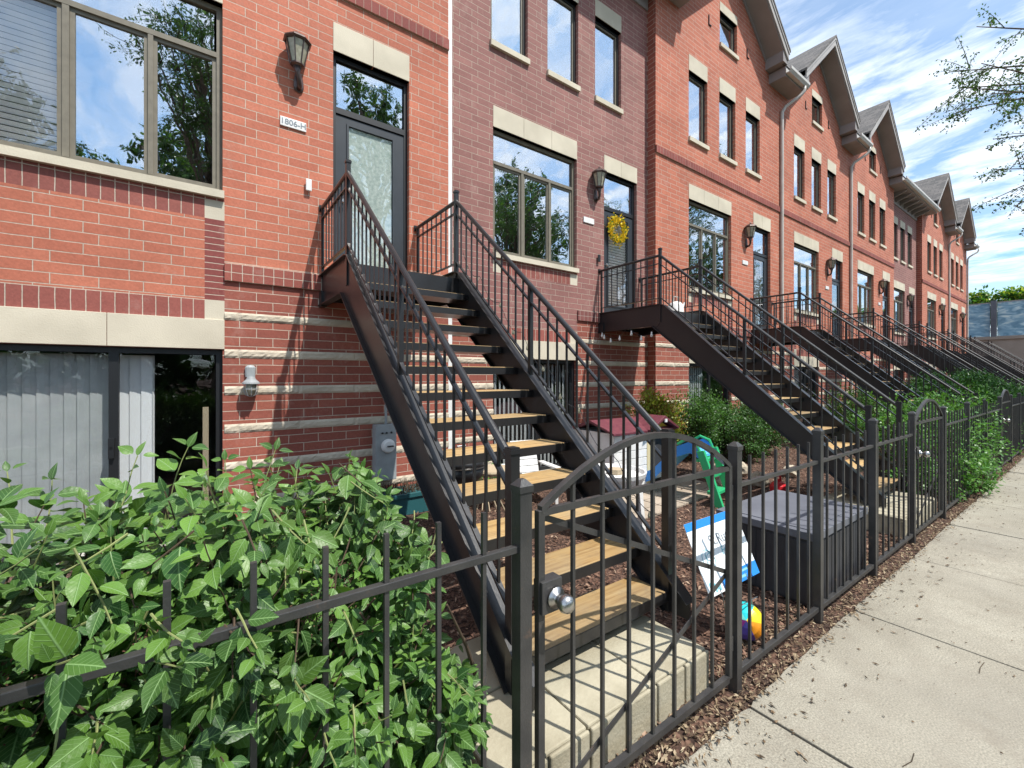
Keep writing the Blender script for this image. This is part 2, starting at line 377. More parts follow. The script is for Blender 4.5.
def mulch(name, a, b_, c):
    m, nt, p, out = newmat(name)
    pos = N(nt, 'ShaderNodeNewGeometry').outputs['Position']
    v = N(nt, 'ShaderNodeTexVoronoi'); v.inputs['Scale'].default_value = 42; nt.links.new(pos, v.inputs['Vector'])
    sp = N(nt, 'ShaderNodeSeparateColor'); nt.links.new(v.outputs['Color'], sp.inputs[0])
    col = ramp(nt, sp.outputs[0], [(.1, a), (.5, b_), (.9, c)])
    nt.links.new(col, p.inputs['Base Color']); p.inputs['Roughness'].default_value = .95
    bb = N(nt, 'ShaderNodeBump'); bb.inputs['Strength'].default_value = 1; bb.inputs['Distance'].default_value = .02; nt.links.new(v.outputs['Distance'], bb.inputs['Height']); nt.links.new(bb.outputs[0], p.inputs['Normal'])
    return m
M['mulch'] = mulch('mulch_ground', (.035, .018, .012), (.085, .045, .03), (.16, .09, .06))
M['grass'] = mulch('parkway_grass', (.03, .06, .015), (.05, .10, .02), (.09, .14, .04))
def chips(name, stops):
    m, nt, p, out = newmat(name)
    g = N(nt, 'ShaderNodeNewGeometry'); nt.links.new(ramp(nt, g.outputs['Random Per Island'], stops), p.inputs['Base Color'])
    p.inputs['Roughness'].default_value = .9; return m
M['chip'] = chips('wood_chip', [(0, (.05, .028, .02)), (.4, (.15, .075, .05)), (.75, (.26, .155, .105)), (1, (.42, .31, .22))])
M['litter'] = chips('dry_litter', [(0, (.05, .03, .02)), (.4, (.16, .11, .065)), (.8, (.28, .21, .13)), (1, (.45, .37, .25))])

# ------------------------------------------------------------------ camera, sun, sky
cam_d = bpy.data.cameras.new('camera'); cam = bpy.data.objects.new('camera', cam_d); COL.objects.link(cam)
FPX = 434
cam_d.sensor_width = 36; cam_d.lens = FPX/1024*36; cam_d.shift_y = -(384-376)/1024.0
cam.location = (0, 0, 1.6); cam.rotation_euler = (R_(90), 0, R_(54.26-90)); cam_d.clip_end = 2000; cam_d.clip_start = .02
C.camera = cam
to_sun = Vector((.395, -1.0, 1.9)).normalized()
sd = bpy.data.lights.new('sun', 'SUN'); sd.energy = 4.5; sd.angle = R_(.55); sd.color = (1, .955, .89)
so = bpy.data.objects.new('sun', sd); COL.objects.link(so); so.rotation_euler = to_sun.to_track_quat('Z', 'Y').to_euler(); so.location = (0, -20, 40)
w = bpy.data.worlds.new('World'); C.world = w; w.use_nodes = True; nt = w.node_tree
bg = nt.nodes['Background']; sky = N(nt, 'ShaderNodeTexSky'); sky.sky_type = 'NISHITA'; sky.sun_disc = False
sky.sun_elevation = math.asin(to_sun.z); sky.sun_rotation = math.atan2(to_sun.x, to_sun.y); sky.air_density = 1.0; sky.dust_density = 1.0; sky.ozone_density = 1.6
tc = N(nt, 'ShaderNodeTexCoord'); sp = N(nt, 'ShaderNodeSeparateXYZ'); nt.links.new(tc.outputs['Generated'], sp.inputs[0])
zz = N(nt, 'ShaderNodeMath', operation='MAXIMUM'); nt.links.new(sp.outputs[2], zz.inputs[0]); zz.inputs[1].default_value = 0
za = N(nt, 'ShaderNodeMath', operation='ADD'); nt.links.new(zz.outputs[0], za.inputs[0]); za.inputs[1].default_value = .16
cbx = N(nt, 'ShaderNodeCombineXYZ')
for i in (0, 1):
    d = N(nt, 'ShaderNodeMath', operation='DIVIDE'); nt.links.new(sp.outputs[i], d.inputs[0]); nt.links.new(za.outputs[0], d.inputs[1]); nt.links.new(d.outputs[0], cbx.inputs[i])
mp = N(nt, 'ShaderNodeMapping'); mp.inputs['Rotation'].default_value = (0, 0, R_(8)); mp.inputs['Scale'].default_value = (2.4, 1.0, 1); nt.links.new(cbx.outputs[0], mp.inputs[0])
def wn(s, d, r, dist=0):
    n = N(nt, 'ShaderNodeTexNoise'); n.inputs['Scale'].default_value = s; n.inputs['Detail'].default_value = d; n.inputs['Roughness'].default_value = r; n.inputs['Distortion'].default_value = dist; nt.links.new(mp.outputs[0], n.inputs['Vector']); return n.outputs[0]
big = ramp(nt, wn(.9, 4, .5, .3), [(.34, bw(.45)), (.60, bw(1))])
fine = ramp(nt, wn(3.9, 9, .62, .35), [(.33, bw(0)), (.62, bw(1))])
cl = mixc(nt, 1.0, big, fine, 'MULTIPLY')
veil = ramp(nt, wn(1.1, 6, .6), [(.35, bw(.04)), (.75, bw(.38))])
cl = mixc(nt, 1.0, cl, veil, 'LIGHTEN')
skyt = mixc(nt, 1.0, sky.outputs[0], (.68, .95, 1.06), 'MULTIPLY')
skc = mixc(nt, cl, skyt, (6.6, 7.0, 7.5))
nt.links.new(skc, bg.inputs[0]); bg.inputs[1].default_value = .145
C.view_settings.view_transform = 'Standard'; C.view_settings.look = 'None'; C.view_settings.exposure = .48; C.view_settings.gamma = 1
C.render.engine = 'CYCLES'; C.cycles.max_bounces = 7; C.cycles.transparent_max_bounces = 12; C.cycles.diffuse_bounces = 3; C.cycles.glossy_bounces = 3

# ------------------------------------------------------------------ ground
FY = 1.13
b = MB(); S = 600
b.face([(-S,-S,0), (S,-S,0), (S,S,0), (-S,S,0)])
struct(b.build('ground', M['mulch'], fix=False))
b = MB(); b.box(-60, 150, -1.05, -.62, -.2, .012); struct(b.build('parkway_edge', M['kerbc']))
b = MB(); b.face([(-60,-3.2,.006), (150,-3.2,.006), (150,-1.05,.006), (-60,-1.05,.006)]); o = b.build('grass_verge', M['grass'], fix=False); struct(o)
b = MB(); b.box(-60, 150, -3.38, -3.2, -.3, .02); struct(b.build('kerb', M['kerbc'], bevel=.015))
b = MB(); b.face([(-60,-13,-.0), (150,-13,-.0), (150,-3.38,-.0), (-60,-3.38,-.0)])
for q in range(4): b.v[q] = (b.v[q][0], b.v[q][1], .004)
struct(b.build('road', M['asphalt'], fix=False))
# sidewalk slabs with worn edges and open joints
b = MB(); x = 2.13-1.45*14
rs = random.Random(5)
while x < 100:
    xa, xb = x+.007, x+1.45-.007; ya = -.62
    n = 26 if -1 < x < 12 else 4
    top = []
    for i in range(n+1):
        t = i/n; px = xa+(xb-xa)*t
        e = 1.035+.004*sin(px*2.1)+.002*sin(px*17+1)+rs.uniform(-.003, .003)
        if i in (0, n): e -= .014
        elif i in (1, n-1) and n > 10: e -= .003
        top.append((px, e))
    dz = rs.uniform(-.003, .003)
    z1 = .022+dz
    k = len(b.v)
    poly = [(xa, ya), (xb, ya)] + top[::-1]
    b.v += [(p, q, z1) for p, q in poly]; b.f.append(tuple(range(k, k+len(poly)))); b.m.append(0)
    k2 = len(b.v); b.v += [(p, q, -.1) for p, q in poly]
    for i in range(len(poly)):
        j = (i+1) % len(poly); b.f.append((k+i, k2+i, k2+j, k+j)); b.m.append(0)
    x += 1.45
sw = struct(b.build('sidewalk', M['concrete'], bevel=.004))

def chipfield(name, mat, n, area, size, zf=lambda x, y: .004, seed=1, avoid=None):
    r = random.Random(seed); b = MB()
    k = 0
    while k < n:
        x, y = area(r)
        if avoid and avoid(x, y): continue
        k += 1
        L = r.uniform(*size); W = L*r.uniform(.18, .5); a = r.uniform(0, 2*pi); t = r.uniform(-.6, .6); u = r.uniform(-.7, .7)
        d = Vector((cos(a)*cos(t), sin(a)*cos(t), sin(t))); s = Vector((-sin(a)*cos(u), cos(a)*cos(u), sin(u)))
        c = Vector((x, y, zf(x, y)+L*.25*abs(sin(t))+r.uniform(0, .012)))
        h = Vector((0, 0, W*.25))
        b.face([c-d*L/2, c-s*W/2+h, c+d*L/2, c+s*W/2+h])
    return struct(b.build(name, mat, fix=False), 'stuff')
def a_strip(r):
    x = -0.2+(r.random()**1.7)*16; return x, (r.uniform(1.03, 1.30) if r.random() < .93 else 1.03-abs(r.gauss(0,.025)))
chipfield('leaf_litter', M['litter'], 15000, a_strip, (.010, .038), zf=lambda x, y: .004 if y > 1.035 else .028, seed=2)
def a_yard(r):
    x = .2+(r.random()**1.4)*12; y = 1.2+(r.random()**1.3)*4.0; return x, y
chipfield('mulch_chips', M['chip'], 26000, a_yard, (.02, .055), seed=3)
# scattered leaf bits on the sidewalk
r = random.Random(8); b = MB()
for i in range(820):
    x = 1.2+r.random()**1.3*11; y = r.uniform(-.55, 1.02) if i % 3 else 1.02-abs(r.gauss(0,.16)); L = r.uniform(.006, .022); W = L*r.uniform(.25, .5); a = r.uniform(0, 6.3)
    if i % 3 != 0: L *= .42; W = L*.6
    d = Vector((cos(a), sin(a), .15)); s = Vector((-sin(a), cos(a), .2)); c = Vector((x, y, .029))
    b.face([c-d*L, c-s*W, c-d*L*.1+Vector((0,0,.004))]); b.face([c-d*L*.1+Vector((0,0,.004)), c-s*W, c+d*L, c+s*W]); 
for pts in ([(3.35,.42),(3.42,.425),(3.5,.42)], [(2.30,.50),(2.36,.485),(2.42,.49)]):
    b.tube([(p, q, .026) for p, q in pts], .0016, 5)
struct(b.build('fallen_leaves', M['dryleaf'], fix=False), 'stuff')

# ------------------------------------------------------------------ houses
T = .14   # reveal depth
def seg(v0, v1, cuts):
    return sorted({v0, v1} | {c for c in cuts if v0+1e-5 < c < v1-1e-5})
def wall(b, x0, x1, z0, top, holes, zone, xcuts, zcuts, depth=T):
    xs = seg(x0, x1, xcuts+[h[0] for h in holes]+[h[1] for h in holes])
    for xa, xb in zip(xs, xs[1:]):
        xm = (xa+xb)/2; ta, tb = top(xa), top(xb); hs = sorted([h for h in holes if h[0] < xm < h[1]], key=lambda h: h[2])
        spans = []; z = z0
        for h in hs: spans.append((z, h[2])); z = h[3]
        zt = min(ta, tb)
        spans.append((z, zt))
        for za, zb in spans:
            zz = seg(za, zb, zcuts)
            for p, q in zip(zz, zz[1:]):
                b.face([(xa,0,p), (xb,0,p), (xb,0,q), (xa,0,q)], zone(xm, (p+q)/2))
        if abs(ta-tb) > 1e-5:
            b.face([(xa,0,zt), (xb,0,zt), (xb,0,tb)] if tb > ta else [(xa,0,zt), (xb,0,zt), (xa,0,ta)], zone(xm, zt+.1))
    for h in holes:
        a, c, p, q = h
        zz = seg(p, q, zcuts)
        for za, zb in zip(zz, zz[1:]):
            m = zone(a-.02, (za+zb)/2); b.face([(a,0,za), (a,depth,za), (a,depth,zb), (a,0,zb)], m)
            m = zone(c+.02, (za+zb)/2); b.face([(c,0,za), (c,0,zb), (c,depth,zb), (c,depth,za)], m)
        b.face([(a,0,q), (c,0,q), (c,depth,q), (a,depth,q)], zone((a+c)/2, q+.02)); b.face([(a,0,p), (a,depth,p), (c,depth,p), (c,0,p)], zone((a+c)/2, p-.02))

def rough_band(x0, x1, z0, z1, seed):      # rock-faced stone course, stands 25 mm proud
    r = random.Random(seed); b = MB(); nx = max(3, int((x1-x0)/.03)); rows = 4
    g = []
    for j in range(rows+1):
        row = []
        for i in range(nx+1):
            x = x0+(x1-x0)*i/nx; z = z0+(z1-z0)*j/rows
            y = -.003 if j in (0, rows) else -.010-r.uniform(0, .007)
            if (x % .6) < .03: y *= .2
            row.append((x, y, z))
        g.append(row)
    for j in range(rows):
        for i in range(nx): b.face([g[j][i], g[j][i+1], g[j+1][i+1], g[j+1][i]])
    for i in range(nx):
        b.face([g[rows][i], g[rows][i+1], (g[rows][i+1][0], .03, z1), (g[rows][i][0], .03, z1)])
        b.face([g[0][i], g[0][i+1], (g[0][i+1][0], .03, z0), (g[0][i][0], .03, z0)])
    for i in (0, nx):
        b.face([g[j][i] for j in range(rows+1)]+[(g[0][i][0], .03, z1), (g[0][i][0], .03, z0)])
    return b

def stone_blocks(x0, x1, z0, z1, n, y=-.006):
    b = MB(); w = (x1-x0)/n
    for i in range(n): b.box(x0+i*w+(.002 if i else 0), x0+(i+1)*w-(.002 if i < n-1 else 0), y, .10, z0, z1)
    return b

CACHE = {}
def cached(key, fn):
    if key not in CACHE: CACHE[key] = fn()
    return CACHE[key]
def cobj(key, name, mat, fn, parent, loc=(0,0,0), bevel=0):
    def mk():
        o = fn().build(name, mat, None, bevel=0); me = o.data; bpy.data.objects.remove(o); return me
    return link(name, cached(key, mk), parent, loc, bevel)

def frame_mb(w, h, vm=(), hm=(), fw=.05, d=.07, y=.065):
    b = MB()
    b.box(0, fw, y, y+d, 0, h); b.box(w-fw, w, y, y+d, 0, h); b.box(fw, w-fw, y, y+d, h-fw, h); b.box(fw, w-fw, y, y+d, 0, fw)
    for z, t in hm: b.box(fw, w-fw, y-.004, y+d-.004, z-t/2, z+t/2)
    for x, z0, z1, t in vm: b.box(x-t/2, x+t/2, y-.002, y+d-.01, z0, z1)
    return b
def sash_mb(panes, fw=.035, y=.082, d=.03):     # sashes inside the frame
    b = MB()
    for x0, x1, z0, z1 in panes:
        b.box(x0, x0+fw, y, y+d, z0, z1); b.box(x1-fw, x1, y, y+d, z0, z1); b.box(x0+fw, x1-fw, y, y+d, z1-fw, z1); b.box(x0+fw, x1-fw, y, y+d, z0, z0+fw)
    return b
def slats_h(x0, x1, z0, z1, y=.155):
    b = MB(); z = z0
    while z < z1:
        b.obox(((x0+x1)/2, y, z), ((x1-x0)/2, 0, 0), (0, .009, -.0185), (0, .0007, .0003)); z += .052
    b.box(x0, x1, y-.02, y+.02, z1-.01, z1+.03)
    return b
def slats_v(x0, x1, z0, z1, y=.22, w=.085, amp=.009):
    b = MB(); x = x0; i = 0; r = random.Random(int(x0*1000)+7)
    while x < x1-.01:
        xe = min(x+w+.008, x1); a = amp*r.uniform(.6, 1.2)
        b.face([(x,y-a,z0), ((x+xe)/2,y-.3*a,z0), ((x+xe)/2,y-.3*a,z1), (x,y-a,z1)]); b.face([((x+xe)/2,y-.3*a,z0), (xe,y+a,z0), (xe,y+a,z1), ((x+xe)/2,y-.3*a,z1)])
        x += w; i += 1
    return b

def big_window(parent, x, blind=None):
    W, H = 1.75, 1.91; z0 = 3.47
    panes = [(.05,.585,.05,1.385), (.63,1.165,.05,1.385), (1.195,1.70,.05,1.385)]
    f = cobj('bw_f', 'window', M['frame'], lambda: frame_mb(W, H, vm=((.607,.05,1.39,.045), (1.18,.05,1.39,.04)), hm=((1.41,.05),)), parent, (x,0,z0))
    cobj('bw_s', 'sash', M['frame'], lambda: sash_mb(panes), f)
    for k, (a, c, p, q) in enumerate(panes+[(.05,1.70,1.435,1.86)]):
        cobj('bw_p%d%s' % (k, blind == 'h' and k == 0), 'pane', M['glassd'] if (blind == 'h' and k == 0) else M['glass'], lambda: MB().box(a+.02, c-.02, .098, .102, p+.02, q-.02), f)
    cobj('bw_sill', 'sill', M['stone'], lambda: MB().prism([(-.05,.0), (-.05,-.075), (.139,-.075), (.139,.0), (.0,.012)][::-1], -.012, W+.012, 'yz'), f)
    if blind == 'h': cobj('bw_bl', 'blind', M['blind'], lambda: slats_h(.06, .6, .06, 1.84), f)
    if blind == 'c': cobj('bw_bc', 'curtain', M['vblind'], lambda: slats_v(.06, 1.0, .06, 1.84, w=.12), f)
    return f
def small_window(parent, x, z0, w, h, blind=False):
    f = cobj(('sw', w, h), 'window', M['black'], lambda: frame_mb(w, h, fw=.045), parent, (x,0,z0))
    cobj(('sws', w, h), 'sash', M['frame'], lambda: sash_mb([(.045, w-.045, .045, h-.045)], fw=.03), f)
    cobj(('swp', w, h), 'pane', M['glass'], lambda: MB().box(.06, w-.06, .098, .102, .06, h-.06), f)
    cobj(('swsi', w), 'sill', M['stone'], lambda: MB().prism([(-.045,0), (-.045,-.085), (.139,-.085), (.139,0), (0,.012)][::-1], -.015, w+.015, 'yz'), f)
    return f
def front_door(parent, x, w, kind):
    z0 = 2.69; H = 2.69
    f = cobj(('fd', w), 'door_frame', M['black'], lambda: frame_mb(w, H, hm=((2.05,.07),), fw=.045), parent, (x,0,z0))
    cobj(('fdt', w), 'transom_pane', M['glass'], lambda: MB().box(.06, w-.06, .098, .102, 2.1, H-.06), f)
    d = parent_door = cobj(('fdl', w), 'door', M['door'], lambda: door_leaf(w), f)
    cobj(('fdp', w), 'glass', M['glassd'], lambda: MB().box(.2, w-.2, .083, .087, .25, 1.9), f)
    if kind == 'frost': cobj(('fdc', w), 'curtain', M['curt'], lambda: MB().box(.2, w-.2, .092, .098, .25, 1.9), f)
    elif kind == 'blind': cobj(('fdb', w), 'blind', M['blind'], lambda: slats_h(.2, w-.2, .26, 1.88, y=.12), f)
    elif kind == 'white': cobj(('fdw', w), 'curtain', M['vblind'], lambda: slats_v(.2, w-.2, .25, 1.9, y=.13, w=.05), f)
    cobj('knob', 'handle', M['steelknob'], lambda: MB().tube([(.12,.075,.98), (.12,.045,.98), (.12,.03,.98), (.12,.012,.98)], [.012,.012,.028,.018], 10), f)
    return f
def door_leaf(w):
    b = MB(); y0, y1 = .075, .115
    b.box(.045, .17, y0, y1, .01, 2.0); b.box(w-.17, w-.045, y0, y1, .01, 2.0); b.box(.17, w-.17, y0, y1, 1.93, 2.0); b.box(.17, w-.17, y0, y1, .01, .22)
    for (a, c, p, q) in ((.17,.195,.22,1.93), (w-.195,w-.17,.22,1.93), (.195,w-.195,1.905,1.93), (.195,w-.195,.22,.245)): b.box(a, c, y0-.012, y1, p, q)
    return b
def lower_door(parent, x, kind):
    W, H = 1.75, 1.84; z0 = .03
    cobj('ldth', 'threshold', M['kerbc'], lambda: MB().box(-.02, 1.77, -.10, .139, .0, .034), parent, (x,0,0))
    f = cobj('ld', 'patio_door', M['black'], lambda: frame_mb(W, H, vm=((.92,.05,H-.05,.07),), fw=.055), parent, (x,0,z0))
    cobj('ldp', 'pane', M['glasslow'], lambda: MB().box(.06, .9, .085, .089, .06, H-.06), f)
    cobj('ldp2', 'pane', M['glasslow'], lambda: MB().box(.94, W-.06, .108, .112, .06, H-.06), f)
    cobj('ldh', 'handle', M['black'], lambda: MB().box(.885, .925, .03, .06, .82, 1.0).box(.895, .915, .03, .12, .90, .925), f)
    if kind == 'full':
        cobj('ldb1', 'vertical_blind', M['vblind'], lambda: slats_v(.06, .9, .05, H-.07), f)
        cobj('ldb2', 'vertical_blind', M['blind'], lambda: slats_v(.93, 1.20, .05, H-.07, amp=.01), f)
        cobj('ldst', 'security_bar', M['wicker'], lambda: MB().box(1.585, 1.635, .16, .19, .05, 1.25), f)
    elif kind == 'sparse':
        cobj('ldb3', 'vertical_blind', M['vblind'], lambda: slats_v(.06, 1.68, .05, H-.07, w=.085, amp=.036), f)
    else:
        cobj('ldb1', 'vertical_blind', M['vblind'], lambda: slats_v(.06, .9, .05, H-.07), f)
    return f
def shell(parent, x0, x1, mat, zt=9.6, dep=9):
    b = MB()
    b.face([(x0,0.001,0), (x0,dep,0), (x0,dep,zt), (x0,0.001,zt)]); b.face([(x1,0.001,0), (x1,dep,0), (x1,dep,zt), (x1,0.001,zt)]); b.face([(x0,dep,0), (x1,dep,0), (x1,dep,zt), (x0,dep,zt)])
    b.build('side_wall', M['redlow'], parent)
    # rooms seen through the panes: floors, ceilings and a back wall
    b = MB(); a, c = x0+.05, x1-.05
    for za, zb in ((.02, 2.45), (2.66, 5.75), (6.0, 8.6)):
        b.face([(a,3.2,za), (c,3.2,za), (c,3.2,zb), (a,3.2,zb)]); b.face([(a,.15,za), (c,.15,za), (c,3.2,za), (a,3.2,za)]); b.face([(a,.15,zb), (c,.15,zb), (c,3.2,zb), (a,3.2,zb)])
        b.face([(a,.15,za), (a,3.2,za), (a,3.2,zb), (a,.15,zb)]); b.face([(c,.15,za), (c,3.2,za), (c,3.2,zb), (c,.15,zb)])
    b.build('interior', M['interior'], parent)
ZC = [1.87, 2.17, 2.365, 2.573, 2.752, 3.18, 3.365, 3.47]
BANDS = [(2.173,2.255), (1.786,1.874), (1.405,1.495), (1.014,1.104), (.628,.716), (.24,.33)]
def eave(parent, x0, x1, wall_y, brackets=False):
    b = MB(); yo = -.40 if not brackets else -.60
    b.box(x0, x1, yo, .0, 9.25, 9.27); b.box(x0, x1, yo, yo+.02, 9.27, 9.55); b.box(x0, x0+.02, yo+.02, 0, 9.27, 9.5); b.box(x1-.02, x1, yo+.02, 0, 9.27, 9.5)
    if brackets:
        x = x0+.35
        while x < x1-.2:
            b.prism([(yo+.05,9.249), (-.001,9.249), (-.001,9.0), (yo+.12,9.17)], x, x+.09, 'yz'); x += .62
        b.box(x0, x1, -.03, -.001, 8.93, 9.249)
    b.build('eave_soffit', M['soffit'], parent)
    g = MB(); y = yo-.003
    g.prism([(y,9.30), (y-.09,9.30), (y-.135,9.37), (y-.135,9.44), (y-.115,9.44), (y-.115,9.38), (y-.085,9.32), (y-.01,9.32), (y-.01,9.44), (y,9.44)], x0, x1, 'yz')
    g.build('gutter', M['gutter'], parent)

def spandrel_lintel(house, x, kind):
    cobj('stb', 'lintel', M['stone'], lambda: stone_blocks(0, 1.91, 1.87, 2.17, 2, -.008), house, (x-.0,0,0))

def red_house(O, start, label, idx, blinds, door_kind, low_kind, first=False):
    h = thing('townhouse', label, 'townhouse', (O, 5.3, 0), 0, 'brick townhouses in the row')
    x0, x1 = start, 5.447
    def top(x):
        g = abs(x-2.8)
        return 11.36-.87*g if g < 1.95 else 9.66
    wx0, wx1 = 1.14, 2.89
    ups = [1.14, 2.36, 3.58]
    holes = [(wx0, wx1, 3.47, 5.38), (3.957, 4.887, 2.69, 5.38), (wx0, wx1, .03, 1.87), (2.38, 3.16, 9.24, 10.0)]+[(u, u+.72, 6.69, 8.12) for u in ups]
    XC = [1.30, 1.14, 2.74, 2.905, 2.8, .85, 4.75, 2.8-1.95, 2.8+1.95]
    def zone(x, z):
        if 1.14 < x < 2.905:
            side = x > 2.74 or x < 1.30
            if 2.17 < z < 3.365 and side: return 4 if not (z < 2.365 or z > 3.18) else 5
            if 2.17 < z < 2.365: return 3
            if 3.18 < z < 3.47: return 2
            if 2.365 < z < 3.18: return 0
            if z < 1.87: return 1
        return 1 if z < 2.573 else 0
    b = MB(); wall(b, x0, x1, 0, top, holes, zone, XC, ZC)
    b.build('wall', [M['red'], M['redlow'], M['sold_b'], M['sold_d'], M['rowlock'], M['stone']], h, fix=False)
    shell(h, x0, x1, M['red'])
    # projecting brick bands
    for a, c in ((x0, 1.14), (2.905, x1)):
        MB().box(a, c, -.028, .02, 2.573, 2.752).build('brick_band', M['sold_a'], h)
        for k, (za, zb) in enumerate(BANDS): rough_band(a, c, za, zb, idx*50+k+int(a*9)).build('stone_band', M['rock'], h, fix=False)
    MB().box(x0, x1, -.028, .02, 6.02, 6.16).build('brick_band', M['sold_c'], h)
    stone_blocks(1.14, 2.905, 1.872, 2.17, 2, -.012).build('lintel', M['stone'], h, bevel=.003)
    stone_blocks(wx0, wx1, 5.38, 5.70, 3, -.008).build('lintel', M['stone'], h, bevel=.003)
    stone_blocks(3.957, 4.887, 5.38, 5.71, 2, -.008).build('lintel', M['stone'], h, bevel=.003)
    for u in ups: stone_blocks(u, u+.72, 8.12, 8.46, 1, -.008).build('lintel', M['stone'], h, bevel=.003)
    stone_blocks(2.38, 3.16, 10.0, 10.2, 1, -.008).build('lintel', M['stone'], h, bevel=.003)
    big_window(h, wx0, blinds); front_door(h, 3.957, .93, door_kind); lower_door(h, wx0, low_kind)
    for u in ups: small_window(h, u, 6.69, .72, 1.43)
    small_window(h, 2.38, 9.24, .78, .76)
    # gable roof
    for s in (-1, 1):
        def P(g, z): return (2.8+s*g, z)
        tipg = 2.05
        # shingles
        MB().prism([P(-.0 if s > 0 else 0, 11.70), P(tipg+.04, 11.70-.87*(tipg+.04)), P(tipg+.04, 11.64-.87*(tipg+.04)), P(0, 11.64)], -.49, 4.6, 'xz').build('roof_shingles', M['shingle'], h)
        MB().prism([P(0, 11.636), P(tipg, 11.636-.87*tipg), P(tipg, 11.40-.87*tipg), P(0, 11.40)], -.46, -.43, 'xz').prism([P(0, 11.636), P(tipg+.02, 11.636-.87*(tipg+.02)), P(tipg+.02, 11.56-.87*(tipg+.02)), P(0, 11.56)], -.478, -.46, 'xz').build('barge_board', M['trim'], h)
        MB().prism([P(0, 11.39), P(tipg-.25, 11.39-.87*(tipg-.25)), P(tipg-.25, 11.36-.87*(tipg-.25)), P(0, 11.36)], -.43, .0, 'xz').prism([P(1.80, 11.39-.87*1.8), P(tipg, 11.39-.87*tipg+.1), P(tipg, 9.53), P(1.80, 9.53)], -.428, -.0, 'xz').build('gable_soffit', M['soffit'], h)
        MB().prism([P(0,11.36), P(1.8,11.36-.87*1.8), P(1.8,11.30-.87*1.8-.02), P(0,11.26)], -.03, -.002, 'xz').build('frieze_board', M['soffit'], h)
    eave(h, 4.80, {1: 5.444, 5: 5.444, 8: 5.6}.get(idx, 5.95), 0)
    if first or idx in (3, 7): pass
    # little anchor brackets beside the gable window
    for s in (-1, 1): MB().box(2.77+s*.86-.01, 2.77+s*.86+.01, -.02, -.0, 9.45, 9.66).box(2.77+s*.86-.01, 2.77+s*.86+.1, -.02, -.0, 9.44, 9.455).build('wall_anchor', M['black'], h)
    # main roof slope behind
    MB().face([(x0,.16,9.75), (x1,.16,9.75), (x1,4.6,11.66), (x0,4.6,11.66)]).face([(4.72,-.42,9.50), (x1,-.42,9.50), (x1,.16,9.75), (4.72,.16,9.75)]).face([(x0,-.42,9.50), (.86,-.42,9.50), (.86,.16,9.75), (x0,.16,9.75)]).face([(x0,9.4,9.5), (x1,9.4,9.5), (x1,4.6,11.66), (x0,4.6,11.66)]).build('roof', M['shingle'], h, fix=False)
    return h

def purple_house(P, label, idx, blinds, door_kind, low_kind):
    h = thing('townhouse', label, 'townhouse', (P, 5.5, 0), 0, 'brick townhouses in the row')
    x0, x1 = -.02, 4.443
    wx0, wx1 = .743, 2.493
    ups = [.70, 1.82, 2.95]
    holes = [(wx0, wx1, 3.47, 5.38), (3.185, 4.125, 2.69, 5.38), (wx0, wx1, .03, 1.87)]+[(u, u+.71, 6.66, 8.13) for u in ups]
    def zone(x, z):
        if .743 < x < 2.505:
            side = x > 2.34 or x < .89
            if 2.17 < z < 3.365 and side and (z < 2.365 or z > 3.18): return 5
            if 2.17 < z < 2.365: return 3
            if 3.18 < z < 3.47: return 2
            if 2.365 < z < 3.18: return 0
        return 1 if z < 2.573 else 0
    b = MB(); wall(b, x0, x1, 0, lambda x: 9.4, holes, zone, [.743, .89, 2.34, 2.505], ZC)
    b.build('wall', [M['purple'], M['redlow'], M['sold_b'], M['sold_d'], M['rowlock'], M['stone']], h, fix=False)
    shell(h, x0, x1-.0, M['purple'])
    for a, c in ((x0, .743), (2.505, x1)):
        MB().box(a, c, -.028, .02, 2.573, 2.752).build('brick_band', M['sold_p'], h)
        for k, (za, zb) in enumerate(BANDS): rough_band(a, c, za, zb, idx*50+k+int(a*9)).build('stone_band', M['rock'], h, fix=False)
    stone_blocks(.743, 2.505, 1.872, 2.17, 2, -.012).build('lintel', M['stone'], h, bevel=.003)
    stone_blocks(wx0, wx1, 5.38, 5.70, 3, -.008).build('lintel', M['stone'], h, bevel=.003)
    stone_blocks(3.185, 4.125, 5.38, 5.68, 2, -.008).build('lintel', M['stone'], h, bevel=.003)
    for u in ups: stone_blocks(u, u+.71, 8.13, 8.44, 1, -.008).build('lintel', M['stone'], h, bevel=.003)
    big_window(h, wx0, blinds); front_door(h, 3.185, .94, door_kind); lower_door(h, wx0, low_kind)
    for u in ups: small_window(h, u, 6.66, .71, 1.47)
    eave(h, .003, 4.440, 0, True)
    MB().face([(x0,-.62,9.50), (x1,-.62,9.50), (x1,4.4,11.66), (x0,4.4,11.66)]).face([(x0,9.2,9.5), (x1,9.2,9.5), (x1,4.4,11.66), (x0,4.4,11.66)]).build('roof', M['shingle'], h, fix=False)
    return h

